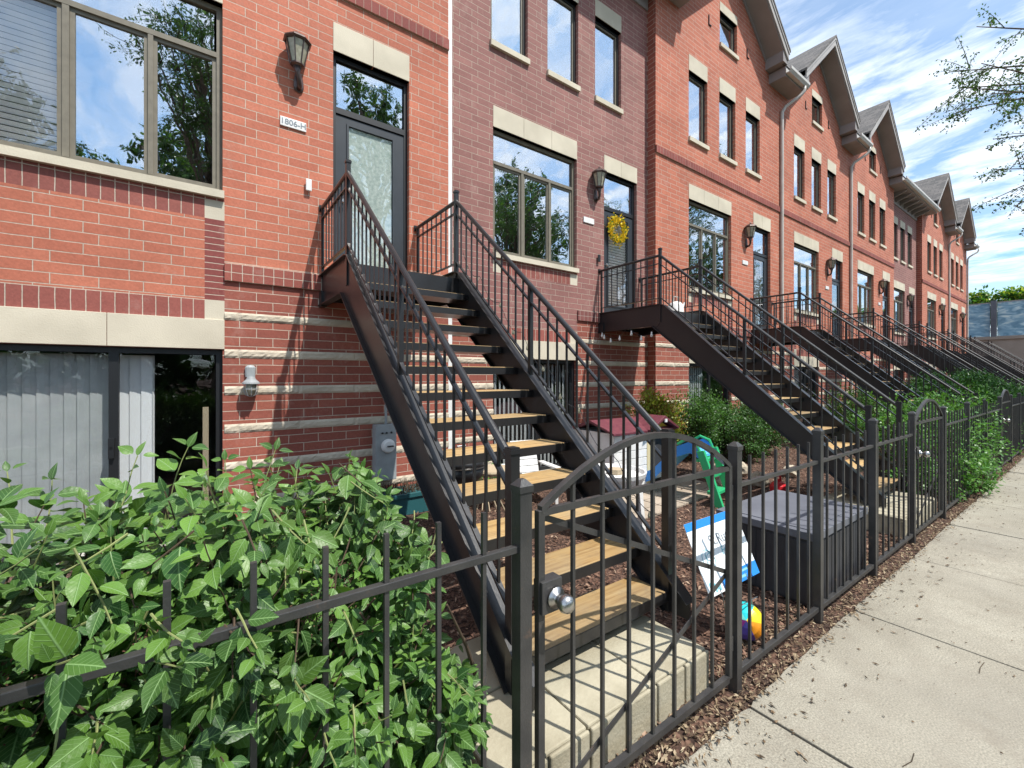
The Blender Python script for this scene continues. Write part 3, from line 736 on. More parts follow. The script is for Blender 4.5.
OR = {1: -2.70, 3: 7.308, 4: 12.49, 5: 17.67, 7: 27.4, 8: 32.58}
OP = {2: 2.861, 6: 23.117}
H1 = red_house(OR[1], 0, 'nearest orange-red brick townhouse with wide triple window and slate-coloured glass door', 1, 'h', 'frost', 'full', True)
H2 = purple_house(OP[2], 'purple-brown brick townhouse set back beside the nearest one, wreath on its door', 2, None, 'blind', 'sparse')
H3 = red_house(OR[3], 0, 'gabled red brick townhouse just past the near purple-brown one', 3, None, 'white', 'half')
H4 = red_house(OR[4], .267, 'gabled red brick townhouse between the first and second full-height downspouts', 4, None, 'none', 'half')
H5 = red_house(OR[5], .267, 'third gabled red brick townhouse, directly before the far purple-brown one', 5, 'c', 'none', 'half')
H6 = purple_house(OP[6], 'far purple-brown brick townhouse under a long bracketed eave', 6, 'c', 'none', 'half')
H7 = red_house(OR[7], .16, 'gabled red brick townhouse just past the far purple-brown one', 7, None, 'none', 'half')
H8 = red_house(OR[8], .267, 'last gabled red brick townhouse at the far end of the row', 8, None, 'none', 'half')
# eave pieces left of the gables that follow a purple house
eave(H3, 0.0, .80, 0); eave(H7, .165, .80, 0)

def downspout(x, y, label, top=True, w=.075, white=False):
    b = MB()
    if top:
        b.tube([(x+.32,y-.47,9.31), (x+.32,y-.47,9.22), (x+.26,y-.42,9.10), (x+.06,y-.12,8.86), (x,y-.055,8.72), (x,y-.05,8.5), (x,y-.05,.25), (x,y-.08,.12), (x,y-.25,.05)], .042, 10)
    else:
        b.box(x-w/2, x+w/2, y, y+.06, .1, 9.2)
    o = b.build('downspout', M['white'] if white else M['gutter'], smooth=top)
    return tag(o, label, 'downspout', 'downspouts on the facade')
downspout(2.777, 5.305, 'slim white pipe where nearest townhouse meets the purple-brown one', top=False, w=.06, white=True)
downspout(12.755, 5.3, 'pale round downspout with elbow, nearest of those under the gable corners')
downspout(18.02, 5.3, 'pale round downspout with elbow, second one along the red brick gables')
downspout(33.0, 5.3, 'pale downspout between the last two gabled townhouses')
downspout(38.0, 5.3, 'pale downspout at the far end corner of the row')

# ------------------------------------------------------------------ wall lanterns, plaques, bells
def lantern(x, y, label):
    t = thing('wall_lantern', label, 'wall lamp', (x, y, 4.80), 0, 'bronze carriage lanterns beside the doors')
    b = MB(); b.lathe((.03,-.012,.06), [(.0,-.12), (.04,-.105), (.055,-.06), (.05,0), (.035,.09), (0,.12)], 12, sy=.35)
    b.build('wall_plate', M['brass'], t, smooth=True)
    b = MB(); b.tube([(.03,-.03,-.02), (.03,-.075,-.02), (.02,-.11,.03), (.005,-.12,.09), (0,-.12,.15)], [.026,.024,.022,.026,.045], 10); b.build('arm', M['brass'], t, smooth=True)
    b = MB(); b.lathe((0,-.12,.15), [(.045,0), (.072,.015), (.072,.03), (.03,.035)], 8)
    b.lathe((0,-.12,.42), [(.128,-.02), (.145,-.005), (.135,.015), (.10,.045), (.05,.07), (.015,.08), (.02,.095), (.012,.11), (0,.115)], 8)
    for k in range(8):
        a = 2*pi*(k+.5)/8; b.bar((.070*cos(a),-.12+.070*sin(a),.175), (.124*cos(a),-.12+.124*sin(a),.415), .010, .010)
    b.build('cage', M['brass'], t)
    b = MB(); b.lathe((0,-.12,.18), [(.062,0), (.114,.225)], 8); b.build('glass_shade', M['lampglass'], t)
    return t
L1 = lantern(.86, 5.3, 'bronze carriage lantern left of the nearest front door')
def place(o, x, y, label): c = dup(o); c.location = (x, y, o.location.z); c['label'] = label; return c
place(L1, OP[2]+2.93, 5.5, 'bronze carriage lantern beside the door with the yellow wreath')
for i, w_ in ((3, 'carriage lantern on the first gabled house past the purple-brown one'), (4, 'carriage lantern beside the third staircase door, on the second gabled house'), (5, 'carriage lantern on the third gabled house, next before the far purple-brown wall'),
             (7, 'small far lantern on the gabled house past the far purple-brown one'), (8, 'farthest lantern, on the last gabled house')):
    place(L1, OR[i]+3.56, 5.3, w_)
place(L1, OP[6]+2.93, 5.5, 'carriage lantern on the far purple-brown townhouse')
def jar(x, label):
    t = thing('jar_light', label, 'wall lamp', (x, 5.3, 1.40), 0, 'jelly jar lights low on the walls')
    MB().lathe((0,-.02,.25), [(0,-.065), (.045,-.06), (.05,.04), (.03,.06), (0,.065)], 12, sy=.5).box(-.018, .018, -.085, -.005, .15, .19).build('back_plate', M['meter'], t)
    MB().lathe((0,-.09,.13), [(.082,-.012), (.078,.004), (.045,.035), (.035,.06), (0,.065)], 16).build('hood', M['meter'], t)
    MB().lathe((0,-.09,0), [(.01,0), (.038,.012), (.052,.05), (.052,.12)], 14).build('glass_jar', M['lampglass'], t, smooth=True)
    b = MB()
    for k in range(8):
        a = 2*pi*k/8; b.tube([(.01*cos(a),-.09+.01*sin(a),-.012), (.045*cos(a),-.09+.045*sin(a),.004), (.062*cos(a),-.09+.062*sin(a),.05), (.062*cos(a),-.09+.062*sin(a),.13)], .0042, 5)
    b.tube([(.063*cos(2*pi*k/16),-.09+.063*sin(2*pi*k/16),.065) for k in range(17)], .0042, 5)
    b.build('wire_guard', M['meter'], t)
    return t
jar(.43, 'grey jelly jar light on the banded brick beside the nearest patio door')
def textmesh(txt, size, mat, parent, loc, rot, name='lettering', bold=False):
    cu = bpy.data.curves.new('t', 'FONT'); cu.body = txt; cu.size = size; cu.align_x = 'CENTER'; cu.align_y = 'CENTER'; cu.extrude = .0008
    if bold: cu.offset = size*.015
    o = bpy.data.objects.new('t', cu); COL.objects.link(o)
    me = bpy.data.meshes.new_from_object(o.evaluated_get(bpy.context.evaluated_depsgraph_get())); bpy.data.objects.remove(o)
    me.materials.clear(); me.materials.append(mat)
    q = link(name, me, parent, loc); q.rotation_euler = rot; return q
def plaque(x, y, label, txt=None):
    t = thing('address_plaque', label, 'address plaque', (x, y, 4.375), 0, 'white address plaques by the doors')
    MB().box(-.13, .13, -.018, -.001, -.05, .05).build('plate', M['white'], t, bevel=.004)
    if txt: textmesh(txt, .085, M['grey'], t, (0,-.0195,0), (R_(90),0,0), bold=True)
    return t
plaque(.838, 5.3, 'white plaque reading 1806-H under the nearest carriage lantern', '1806-H')
plaque(OP[2]+2.78, 5.5, 'small white plaque left of the door with the yellow wreath', None)
for i, w_ in ((3, 'small plaque on the first gabled house past the purple-brown one'), (4, 'small plaque on the second gabled house'), (5, 'tiny plaque on the third gabled house')):
    plaque(OR[i]+3.53, 5.3, w_)
def bell(x, y, mat, label):
    t = thing('doorbell', label, 'doorbell', (x, y, 3.71), 0)
    MB().box(-.03, .03, -.022, -.001, -.065, .065).build('housing', mat, t, bevel=.006)
    MB().lathe((0,0,0), [(.012,0), (.012,.004)], 10).build('button', M['black'], t).rotation_euler = (R_(90), 0, 0)
    t.children[-1].location = (0, -.0225, .025)
bell(.99, 5.3, M['white'], 'white doorbell on the brick left of the nearest door')
bell(OP[2]+3.02, 5.5, M['black'], 'dark doorbell left of the door with the yellow wreath')
# wreath
t = thing('wreath', 'yellow flower wreath hanging on the glass door of the purple-brown townhouse', 'wreath', (OP[2]+3.56, 5.55, 4.36))
r = random.Random(4); b = MB(); b2 = MB()
for k in range(800):
    a = r.uniform(0, 2*pi); rr = .20+r.gauss(0, .04); c = Vector((rr*cos(a), -.02-abs(r.gauss(0,.02)), rr*sin(a)))
    d = Vector((r.uniform(-1,1), r.uniform(-1,-.1), r.uniform(-1,1))).normalized(); s = d.cross(Vector((r.random(),r.random(),r.random()))).normalized(); u = r.uniform(.018,.032)
    (b2 if k % 6 == 0 else b).face([c, c+d*u+s*u*.6, c+d*u*1.7, c+d*u-s*u*.6])
b.build('flowers', M['petal'], t, fix=False); b2.build('leaves', M['leafm'], t, fix=False)
ring = [(.20*cos(2*pi*k/20), -.01, .20*sin(2*pi*k/20)) for k in range(21)]
MB().tube(ring, .022, 6).build('ring', M['twig'], t)

# ------------------------------------------------------------------ staircases
SL = 2.31/2.61
YB, ZB = 1.54, .33          # first tread nose
def noseZ(y): return ZB+(y-YB)*SL
def stair(xl, D, label):
    W = 1.146; t = thing('staircase', label, 'staircase', (xl, YB, 0), 0, 'black steel staircases up to the doors')
    yt = 4.15-YB; yw = D-YB      # landing front edge and wall, local
    k = round(D, 2)
    def loc(y): return y
    def stringer(x, sgn):
        b = MB(); zt = lambda y: ZB+y*SL+.075
        ys = -.12; h = .40
        top = [(ys, zt(ys)), (yt-.02, zt(yt)), (yt+.06, 2.735), (yw, 2.735)]
        bot = [(yw, 2.40), (yt+.20, 2.40), (ys+.15, .2), (ys, .2)]
        b.prism(top+bot, x-.006, x+.006, 'yz')
        f = .035*sgn
        xa, xb = sorted((x, x+f*1.4))
        # flanges
        for p, q in ((top[0], top[1]), (top[1], top[2]), (top[2], top[3]), (bot[0], bot[1]), (bot[1], bot[2])):
            b.bar((x, p[0], p[1]), (x, q[0], q[1]), .085, .010)
        return b
    cobj(('strL', k), 'stringer', M['steel'], lambda: stringer(0, 1), t)
    cobj(('strR', k), 'stringer', M['steel'], lambda: stringer(W, -1), t)
    def tread():
        return MB().box(.05, W-.05, .006, .262, -.045, 0)
    def edge():
        b = MB(); b.box(.02, W-.02, 0, .006, -.062, -.004); b.box(.02, W-.02, .006, .262, -.062, -.047); b.box(.012, .048, .0, .265, -.062, -.004); b.box(W-.048, W-.012, .0, .265, -.062, -.004); return b
    for i in range(12):
        tr = cobj('tread', 'tread', M['wood'], tread, t, (0, i*.2175, ZB+i*.1925), bevel=.004)
        cobj('tredge', 'tread_frame', M['steel'], edge, tr)
    def deck():
        b = MB(); y = yt
        while y < yw-.02:
            b.box(.012, W-.012, y+.003, min(y+.14, yw-.002), 2.612, 2.655); y += .143
        return b
    ld = cobj(('deck', k), 'landing', M['wood'], deck, t)
    cobj(('deckf', k), 'landing_frame', M['steel'], lambda: MB().box(.01, W-.01, yt-.006, yt, 2.45, 2.652).box(.01, W-.01, yw-.05, yw-.004, 2.45, 2.61).box(.01, W-.01, yt, yw-.05, 2.595, 2.610).box(-.03,.03,yw-.12,yw-.002,2.38,2.55).box(W-.03,W+.03,yw-.12,yw-.002,2.38,2.55), ld)
    for x in (0, W):
        yp = yt+.06      # upper post
        zr = lambda y: 1.215+(y-.03)*((3.51-1.215)/(yp-.03))
        def rails():
            b = MB()
            for dz, rr in ((0, .021),):
                b.tube([(0, .03, zr(.03)), (0, yp, zr(yp))], rr, 12)
            b.bar((0, .03, zr(.03)-.135), (0, yp, zr(yp)-.135), .028, .012)
            b.bar((0, .03, ZB+.03*SL+.18), (0, yp, ZB+yp*SL+.16), .028, .012)
            b.tube([(0, yp, 3.51), (0, yw+.0, 3.51)], .021, 12); b.bar((0, yp, 3.385), (0, yw-.06, 3.385), .028, .012); b.bar((0, yp, 2.83), (0, yw-.06, 2.83), .028, .012)
            b.box(-.03, .03, yw-.02, yw-.002, 3.475, 3.545)
            return b
        rl = cobj(('rail', k), 'railing', M['steel'], rails, t, (x,0,0))
        def post(z0, z1, s=.032):
            b = MB(); b.box(-s, s, -s, s, z0, z1); b.box(-s-.006, s+.006, -s-.006, s+.006, z1, z1+.02); b.box(-s, s, -s, s, z1+.02, z1+.028); return b
        cobj('newel', 'newel_post', M['steel'], lambda: post(.2, 1.255, .024), rl, (0,.03,0))
        cobj('upost', 'post', M['steel'], lambda: post(2.45, 3.60, .02), rl, (0,yp,0))
        ym = yt*.52; cobj('mpost', 'post', M['steel'], lambda: MB().box(-.017, .017, -.017, .017, ZB+ym*SL+.04, zr(ym)), rl, (0,ym,0))
        n = 24
        bal = cached('balme', lambda: [None])
        for i in range(1, n):
            y = .03+(yp-.03)*i/n
            if abs(y-ym) < .05: continue
            z0 = ZB+y*SL+.17; z1 = zr(y)
            me = cached('bal', lambda: MB().box(-.0065, .0065, -.0065, .0065, 0, zr(.8)-(ZB+.8*SL+.17)).mesh('baluster', M['steel']))
            o = link('baluster', me, rl, (0, y, z0)); o.scale = (1, 1, (z1-z0)/(zr(.8)-(ZB+.8*SL+.17)))
        y = yp+.12
        while y < yw-.04:
            o = link('baluster', CACHE['bal'], rl, (0, y, 2.83)); o.scale = (1, 1, (3.51-2.83)/(zr(.8)-(ZB+.8*SL+.17))); y += .125
        cobj(('wbal', 1), 'post', M['steel'], lambda: MB().box(-.014, .014, -.014, .014, 2.70, 3.50), rl, (0,yw-.055,0))
    return t
XL = {1: 1.132, 2: 5.92, 3: 11.14, 4: 16.32, 5: 21.50, 6: 26.20, 7: 31.23, 8: 36.41}
lab = {1: 'nearest black steel staircase with pale wooden treads', 2: 'black staircase climbing to the door with the yellow wreath',
       3: 'third black staircase along the row, behind the one up to the wreath door', 4: 'fourth black staircase along the row, in front of the third gabled house window',
       5: 'fifth black staircase along the row', 6: 'sixth black staircase, up to the far purple-brown townhouse', 7: 'seventh black staircase, last but one in the row', 8: 'farthest black staircase at the end of the row'}
for i in range(1, 9): stair(XL[i], 5.5 if i in (2, 6) else 5.3, lab[i])

# concrete pads under the stairs
for i in range(1, 9):
    b = MB(); w_ = 1.30; g = .012; x0 = XL[i]-.30; 
    b.box(0, w_, 0, .78, 0, .17)
    for kx in range(3):
        for ky in range(2): b.box(kx*w_/3+.002, (kx+1)*w_/3-.006, ky*.39+.002, (ky+1)*.39-.005, .17, .195)
    for kx in range(6): b.box(kx*w_/6+.006, (kx+1)*w_/6-.006, -.018, 0, 0, .19)
    o = b.build('concrete_pad', M['pad'], None, bevel=.008); o.location = (x0, 1.235 if i == 1 else 1.22, 0)
    tag(o, {1: 'pale concrete block step at the foot of the nearest staircase', 2: 'concrete step at the foot of the staircase to the wreath door'}.get(i, 'concrete step at the foot of the %s staircase along the row' % ['', '', '', 'third', 'fourth', 'fifth', 'sixth', 'seventh', 'eighth'][i]), 'step', 'concrete steps at the staircase feet')

# ------------------------------------------------------------------ fence and gates
def post_mb():
    b = MB(); s = .0235
    b.box(-s, s, -s, s, 0, 1.225); s2 = s+.004; b.box(-s2, s2, -s2, s2, 1.225, 1.245)
    n = len(b.v); b.v += [(-s2,-s2,1.245), (s2,-s2,1.245), (s2,s2,1.245), (-s2,s2,1.245), (-.009,-.009,1.265), (.009,-.009,1.265), (.009,.009,1.265), (-.009,.009,1.265)]
    for q in ((0,1,5,4),(1,2,6,5),(2,3,7,6),(3,0,4,7),(4,5,6,7)): b.f.append(tuple(n+i for i in q)); b.m.append(0)
    return b
def fence(xa, xb, posts, label, sp=.152, phase=None):
    t = thing('iron_fence', label, 'fence', (xa, FY, 0), 0, 'black iron fence runs along the sidewalk')
    b = MB(); b.box(0, xb-xa, -.0115, .0115, 1.031, 1.053); b.build('top_rail', M['iron'], t, bevel=.002)
    b = MB(); b.box(0, xb-xa, -.014, .014, .075, .105); b.build('bottom_rail', M['iron'], t, bevel=.002)
    for p in posts: cobj('fpost', 'post', M['iron'], post_mb, t, (p-xa, 0, 0))
    x = phase if phase is not None else xa+sp
    def pk(): return MB().box(-.0065, .0065, -.0065, .0065, .085, 1.182)
    while x < xb-.05:
        if all(abs(x-p) > .06 for p in posts): cobj('picket', 'picket', M['iron'], pk, t, (x-xa, 0, 0))
        x += sp
    return t
def gate(x0, x1, label, knob=True):
    W = x1-x0; t = thing('arched_gate', label, 'gate', (x0, FY, 0), 0, 'arched iron gates along the sidewalk')
    a, c = .075, W-.062
    ztop = lambda x: 1.15+.20*(1-((x-(a+c)/2)/((c-a)/2))**2)
    for q_ in (a, c): MB().box(q_-.014, q_+.014, -.012, .012, .09, 1.15).build('stile', M['iron'], t, bevel=.002)
    MB().box(a+.014, c-.014, -.013, .013, .075, .105).build('bottom_rail', M['iron'], t)
    MB().box(a+.014, c-.014, -.010, .010, 1.128, 1.152).build('top_rail', M['iron'], t)
    b = MB(); n = 18; pts = [(a+(c-a)*i/n, ztop(a+(c-a)*i/n)) for i in range(n+1)]
    for (p, q), (r_, s) in zip(pts, pts[1:]): b.prism([(p,q-.011), (r_,s-.011), (r_,s+.013), (p,q+.013)], -.013, .013, 'xz')
    b.build('arch', M['iron'], t)
    b = MB(); b.bar((a, .016, 1.128), (c, .016, .615), .006, .022, up=(0,0,1)); b.build('brace', M['iron'], t)
    b = MB(); b.bar((c, .016, .600), (a+.02, .016, .09), .006, .022); b.build('brace', M['iron'], t)
    k = 7
    for i in range(1, k+1):
        x = a+(c-a)*i/(k+1); z1 = ztop(x)-.01
        o = link('picket', cached('gpk', lambda: MB().box(-.0065, .0065, -.0065, .0065, 0, 1).mesh('picket', M['iron'])), t, (x, 0, .09)); o.scale = (1, 1, z1-.09)
    lb = MB(); lb.box(a-.010, a+.078, -.026, .022, .805, .915); lo = lb.build('lock_box', M['iron'], t, bevel=.003)
    b = MB(); b.tube([(a+.045,-.03,.855), (a+.045,-.036,.855), (a+.045,-.04,.855), (a+.045,-.055,.855), (a+.045,-.065,.855), (a+.045,-.08,.855), (a+.045,-.098,.855), (a+.045,-.106,.855)], [.036,.036,.018,.015,.026,.031,.026,.010], 16)
    b.build('knob', M['steelknob'], lo, smooth=True)
    for z in (.22, .98): MB().tube([(c+.022,0,z), (c+.022,0,z+.07)], .011, 8).build('hinge', M['iron'], t)
    return t
fence(-4.0, .853, [-4.0, -2.6, -1.2, .853], 'near run of iron fence with the leafy shrub growing through it', phase=.693-.1515*26)
fence(2.212, 5.508, [2.212, 3.268, 4.367, 5.508], 'iron fence run in front of the charcoal deck box', sp=.151)
fence(6.783, 10.90, [6.783, 8.136, 9.5, 10.90], 'iron fence run with green shrub spilling through, between second and third gates')
fence(12.15, 16.04, [12.15, 13.4, 14.7, 16.04], 'fourth run of iron fence, past the third gate')
fence(17.35, 21.2, [17.35, 18.6, 19.9, 21.2], 'fifth run of iron fence')
fence(22.5, 40.0, [22.5, 25.9, 27.2, 30.9, 32.2, 36.1, 37.4, 40.0], 'farthest long run of iron fence')
gate(.853, 2.212, 'nearest arched gate with steel knob, in front of the nearest staircase')
gate(5.508, 6.783, 'second arched gate, in front of the staircase to the wreath door')
gate(10.90, 12.15, 'third arched gate, beyond the shrub growing through the fence')
gate(16.04, 17.35, 'fourth arched gate, small in the distance')
gate(21.2, 22.5, 'fifth and farthest arched gate')

# ------------------------------------------------------------------ plants
def leaf(b, c, d, nrm, L, W, curl=.25):
    """pointed oval leaf folded along its midrib: base c, direction d, normal nrm"""
    s = d.cross(nrm)
    if s.length < 1e-4: s = d.cross(Vector((.3,.5,.8)))
    s.normalize(); n = s.cross(d).normalized()
    def pt(t, w): return c+d*L*t+s*W*w+n*(abs(w)*W*.28-curl*L*t*t)
    k = len(b.v); n6 = len(LT)
    for t_, w_ in LT: b.v.append(tuple(pt(t_, 0)))
    for t_, w_ in LT[1:-1]: b.v.append(tuple(pt(t_+.03, w_)))
    for t_, w_ in LT[1:-1]: b.v.append(tuple(pt(t_+.03, -w_)))
    for base, fl in ((n6-1, 1), (2*n6-3, 0)):      # side point of station i is base+i
        for i in range(n6-1):
            q = [i, i+1] + ([base+i+1] if i+1 < n6-1 else []) + ([base+i] if i > 0 else [])
            b.f.append(tuple(k+a for a in (q if fl else q[::-1]))); b.m.append(0)
LT = [(0,0), (.07,.24), (.20,.42), (.38,.50), (.58,.42), (.78,.22), (.90,.09), (1,0)]
LUV = [(t, .5) for t, w in LT]+[(t+.03, .5+w) for t, w in LT[1:-1]]+[(t+.03, .5-w) for t, w in LT[1:-1]]
def rv(r): 
    while True:
        v = Vector((r.uniform(-1,1), r.uniform(-1,1), r.uniform(-1,1)))
        if .05 < v.length < 1: return v.normalized()

def big_shrub():
    r = random.Random(21)
    t = thing('leafy_shrub', 'large broad-leaved green shrub growing through the near iron fence', 'shrub', (-.3, 1.6, 0))
    off = Vector((-.3, 1.6, 0)); lv = MB(); st = MB(); gs = MB(); sd_ = MB()
    ells = [((-1.35,1.75,.66), (.85,.78,.70)), ((-.55,1.60,.68), (.75,.62,.73)), ((.02,1.60,.66), (.60,.60,.74)), ((.34,1.55,.55), (.38,.44,.66)), ((.56,1.34,.36),(.27,.32,.50)), ((.42,1.60,.78),(.34,.42,.54))]
    wts = [.20, .30, .25, .12, .09, .12]
    def twig(p, d, L, lf, sp, green=False):
        d = d.normalized(); n = max(3, int(L/sp)); pts = [p]; cur = p.copy(); dd = d.copy()
        a0 = r.uniform(0, pi)
        for i in range(n):
            dd = (dd+rv(r)*.10+Vector((0,0,.02))).normalized(); cur = cur+dd*sp; pts.append(cur.copy())
            ax = dd.cross(Vector((0,0,1)))
            if ax.length < .1: ax = Vector((1,0,0))
            ax.normalize(); bx = dd.cross(ax)
            ang = a0+i*pi/2
            for sg in (0, pi):
                if r.random() < .08: continue
                side = ax*cos(ang+sg)+bx*sin(ang+sg)
                ld = (dd*.55+side*.9+Vector((0,-.10,-.22+r.uniform(-.2,.15)))).normalized()
                up = (Vector((0,-.55,1.0))+rv(r)*.55).normalized()
                t_ = (i+1)/n; l = lf*(1.08-.55*t_**2)*r.uniform(.75,1.15)
                c = cur+ld*.012; leaf(lv, c-off, ld, up, l, l*r.uniform(.50,.66), curl=r.uniform(.05,.38))
        ld = dd; leaf(lv, cur-off, ld, (Vector((0,-.5,1))+rv(r)*.4), lf*.55, lf*.25)
        (gs if green else st).tube([q-off for q in pts], [.0026-.0015*i/len(pts) for i in range(len(pts))], 5)
    # twigs ending near the surface
    for k in range(1900):
        e = r.choices(ells, wts)[0]; c = Vector(e[0]); rad = Vector(e[1]); v = rv(r)
        if v.y > .45 and r.random() < .6: v.y = -v.y
        if v.z < -.3 and r.random() < .35: v.z = -v.z
        q = r.uniform(.55, 1.02); tip = c+Vector((v.x*rad.x, v.y*rad.y, v.z*rad.z))*q
        if tip.z < .05: continue
        out = Vector((v.x/rad.x, v.y/rad.y, v.z/rad.z)).normalized()
        d = (out*.9+Vector((0,0,.55))+rv(r)*.5).normalized(); L = r.uniform(.14,.30)
        if v.y < -.5 and r.random() < .5: d = (Vector((0,-.5,-.25))+rv(r)*.6).normalized(); L *= .7
        p = tip-d*L
        if p.y < .95: p.y = .95+r.random()*.1
        twig(p, d, L, r.uniform(.048,.096), .042, r.random() < .6)
    # upright and arching shoots standing above the mass
    for (x, y, z, dx, dy, dz, L) in ((-.62,1.45,1.12,.05,.0,1,.34), (-.20,1.55,1.10,.10,.05,1,.30), (.12,1.60,1.08,.35,.1,.9,.30), (.30,1.62,1.02,-.3,.05,.9,.26), (-.90,1.30,1.06,-.4,-.1,.8,.30),
                                     (-.45,1.35,1.10,.6,-.1,.6,.28), (.36,1.48,.95,.5,.0,.85,.26), (-1.15,1.25,1.0,-.1,0,1,.30), (.02,1.4,1.12,-.2,-.2,.9,.2), (-1.3,1.4,1.1,.3,-.2,.9,.3), (.45,1.6,.9,.2,0,.9,.22), (-.50,1.16,1.26,.8,.0,.35,.26), (-.56,1.22,1.16,.7,-.1,.5,.28), (-.48,1.10,1.12,.8,.05,.1,.22), (-.75,1.3,1.12,.3,0,1,.3)):
        twig(Vector((x,y,z)), Vector((dx,dy,dz)), L, .080, .048, True)
    # near sprays hanging over the fence to the sidewalk side
    for k in range(115):
        x = r.uniform(-.9, .60); z = r.uniform(.30, 1.12) if x < .3 else r.uniform(.3, .8)
        twig(Vector((x, 1.14, z)), Vector((r.uniform(-.5,.5), -.8, r.uniform(-.7,.5))), r.uniform(.06,.17), r.uniform(.05,.08), .040, k % 3 != 0)
    # woody stems from the ground
    for k in range(26):
        e = r.choices(ells, wts)[0]; p0 = Vector((e[0][0]+r.uniform(-.25,.25), 1.6+r.uniform(-.15,.15), 0)); p1 = p0+Vector((r.uniform(-.2,.2), r.uniform(-.3,.2), .5)); p2 = p1+Vector((r.uniform(-.3,.3), r.uniform(-.35,.2), .45))
        st.tube([p0-off, (p0+p1)/2-off+rv(r)*.03, p1-off, (p1+p2)/2-off+rv(r)*.03, p2-off], [.014,.012,.009,.006,.003], 6)
    for k in range(20):      # dried reddish seed heads
        x = r.uniform(-1.0, .42); p = Vector((x, r.uniform(1.05,1.5), r.uniform(.78,1.12))); 
        for j in range(60):
            q = p+Vector((r.gauss(0,.020), r.gauss(0,.016), r.gauss(0,.036))); d = rv(r)*.0028
            sd_.tube([q-off-d, q-off+d], [.0018,.0012], 4)
            if j % 9 == 0: st.tube([p-off, q-off], .0012, 3)
    fo = lv.build('foliage', M['lilac'], t, fix=False, smooth=True)
    UV = LUV
    ul = fo.data.uv_layers.new(name='UVMap'); vi = [0]*len(fo.data.loops); fo.data.loops.foreach_get('vertex_index', vi)
    flat = []
    for q in vi: flat += UV[q % len(UV)]
    ul.data.foreach_set('uv', flat)
    st.build('stems', M['twig'], t, fix=False); gs.build('young_stems', M['gstem'], t, fix=False); sd_.build('seed_heads', M['seed'], t, fix=False)
big_shrub()

def bush(name, label, cat, ells, n, ls, mats, seed, group=None, up=.5, fill=.35, aspect=.5, hull=False):
    r = random.Random(seed); c0 = Vector(ells[0][0]); c0.z = 0
    t = thing(name, label, cat, tuple(c0), 0, group)
    bs = [MB() for _ in mats]; st = MB()
    tot = sum(e[1][0]*e[1][1]*e[1][2] for e in ells)
    # clump centres give an uneven outline
    for e in ells:
        c = Vector(e[0]); rad = Vector(e[1]); ne = int(n*rad.x*rad.y*rad.z/tot); nc = max(14, ne//(55 if not hull else 120))
        cl = []
        for _ in range(nc):
            v = rv(r); q = r.uniform(.45, 1.0) if not hull else r.uniform(.86, .97); p = c+Vector((v.x*rad.x, v.y*rad.y, v.z*rad.z))*q
            if p.z < .05: p.z = .05+r.random()*.15
            cl.append((p, r.uniform(.16, .30)*min(rad)*(1.1 if not hull else .6), v))
        for p, s, v in cl:
            st.tube([(c.x-c0.x, c.y-c0.y, 0), ((p.x+c.x)/2-c0.x, (p.y+c.y)/2-c0.y, p.z*.55), p-c0], [.012,.008,.003], 4)
        for _ in range(ne):
            p, s, v = cl[r.randrange(nc)]
            q = p+Vector((r.gauss(0,1), r.gauss(0,1), r.gauss(0,1)))*s*.75
            if q.z < .01: continue
            d = (rv(r)+v*.7+Vector((0,0,up*.6))).normalized(); nn = (rv(r)*.7+Vector((0,-.2,1)))
            l = ls*r.uniform(.7,1.3); m = 0
            if len(mats) > 1: m = 1 if r.random() < .3 else 0
            k = bs[m]; sd2 = d.cross(nn).normalized() if d.cross(nn).length > .01 else Vector((1,0,0))
            w_ = l*aspect*.5; a = q-c0
            k.face([a, a+d*l*.45+sd2*w_, a+d*l]); k.face([a, a+d*l, a+d*l*.45-sd2*w_])
    for i, m in enumerate(mats): bs[i].build('foliage', m, t, fix=False)
    st.build('stems', M['twig'], t, fix=False)
    return t
bush('yellow_shrub', 'yellow-green shrub with orange tips by the banded brick corner', 'shrub', [((6.55,4.75,.72), (.55,.38,.62))], 8500, .055, [M['leafy'], M['leafo']], 31)
bush('box_shrub', 'dark green shrub against the wall, directly right of the yellow-green one', 'shrub', [((7.75,4.7,.66), (.62,.42,.66)), ((8.5,4.65,.55), (.5,.4,.5))], 15000, .046, [M['leafd'], M['leafm']], 32)
bush('box_shrub', 'glossy dark shrub behind the deck box, under the second staircase', 'shrub', [((9.2,4.3,.56), (.7,.55,.60)), ((8.3,4.0,.45),(.4,.35,.42))], 15000, .046, [M['leafd']], 33)
bush('box_shrub', 'leafy shrub between the second and third staircases', 'shrub', [((12.8,3.6,.62), (1.0,.8,.66)), ((14.4,3.4,.6), (.8,.8,.62))], 14000, .055, [M['leafm'], M['leafd']], 34)
bush('trailing_shrub', 'bright green shrub spilling through the fence past the second gate', 'shrub', [((8.2,1.45,.62), (1.0,.45,.66)), ((9.6,1.5,.70), (.9,.5,.66)), ((7.5,1.85,.85), (.4,.4,.42)), ((10.2,1.35,.4), (.6,.42,.4)), ((8.6,1.12,.25),(1.2,.22,.25)), ((7.35,1.5,.5),(.5,.3,.5))], 19000, .048, [M['leafm'], M['leaf']], 35)
bush('round_evergreen', 'big round evergreen bush behind the third gate', 'shrub', [((15.6,2.35,.80), (2.0,1.15,.82))], 34000, .075, [M['yew']], 36, aspect=.35, hull=True)
bush('box_shrub', 'low green shrub behind the fourth run of fence', 'shrub', [((13.6,1.75,.55), (1.1,.5,.6))], 6000, .05, [M['leafm']], 37)
bush('box_shrub', 'far green shrub past the big round evergreen', 'shrub', [((20.5,2.0,.7), (1.6,.9,.75))], 6000, .06, [M['yew']], 38)
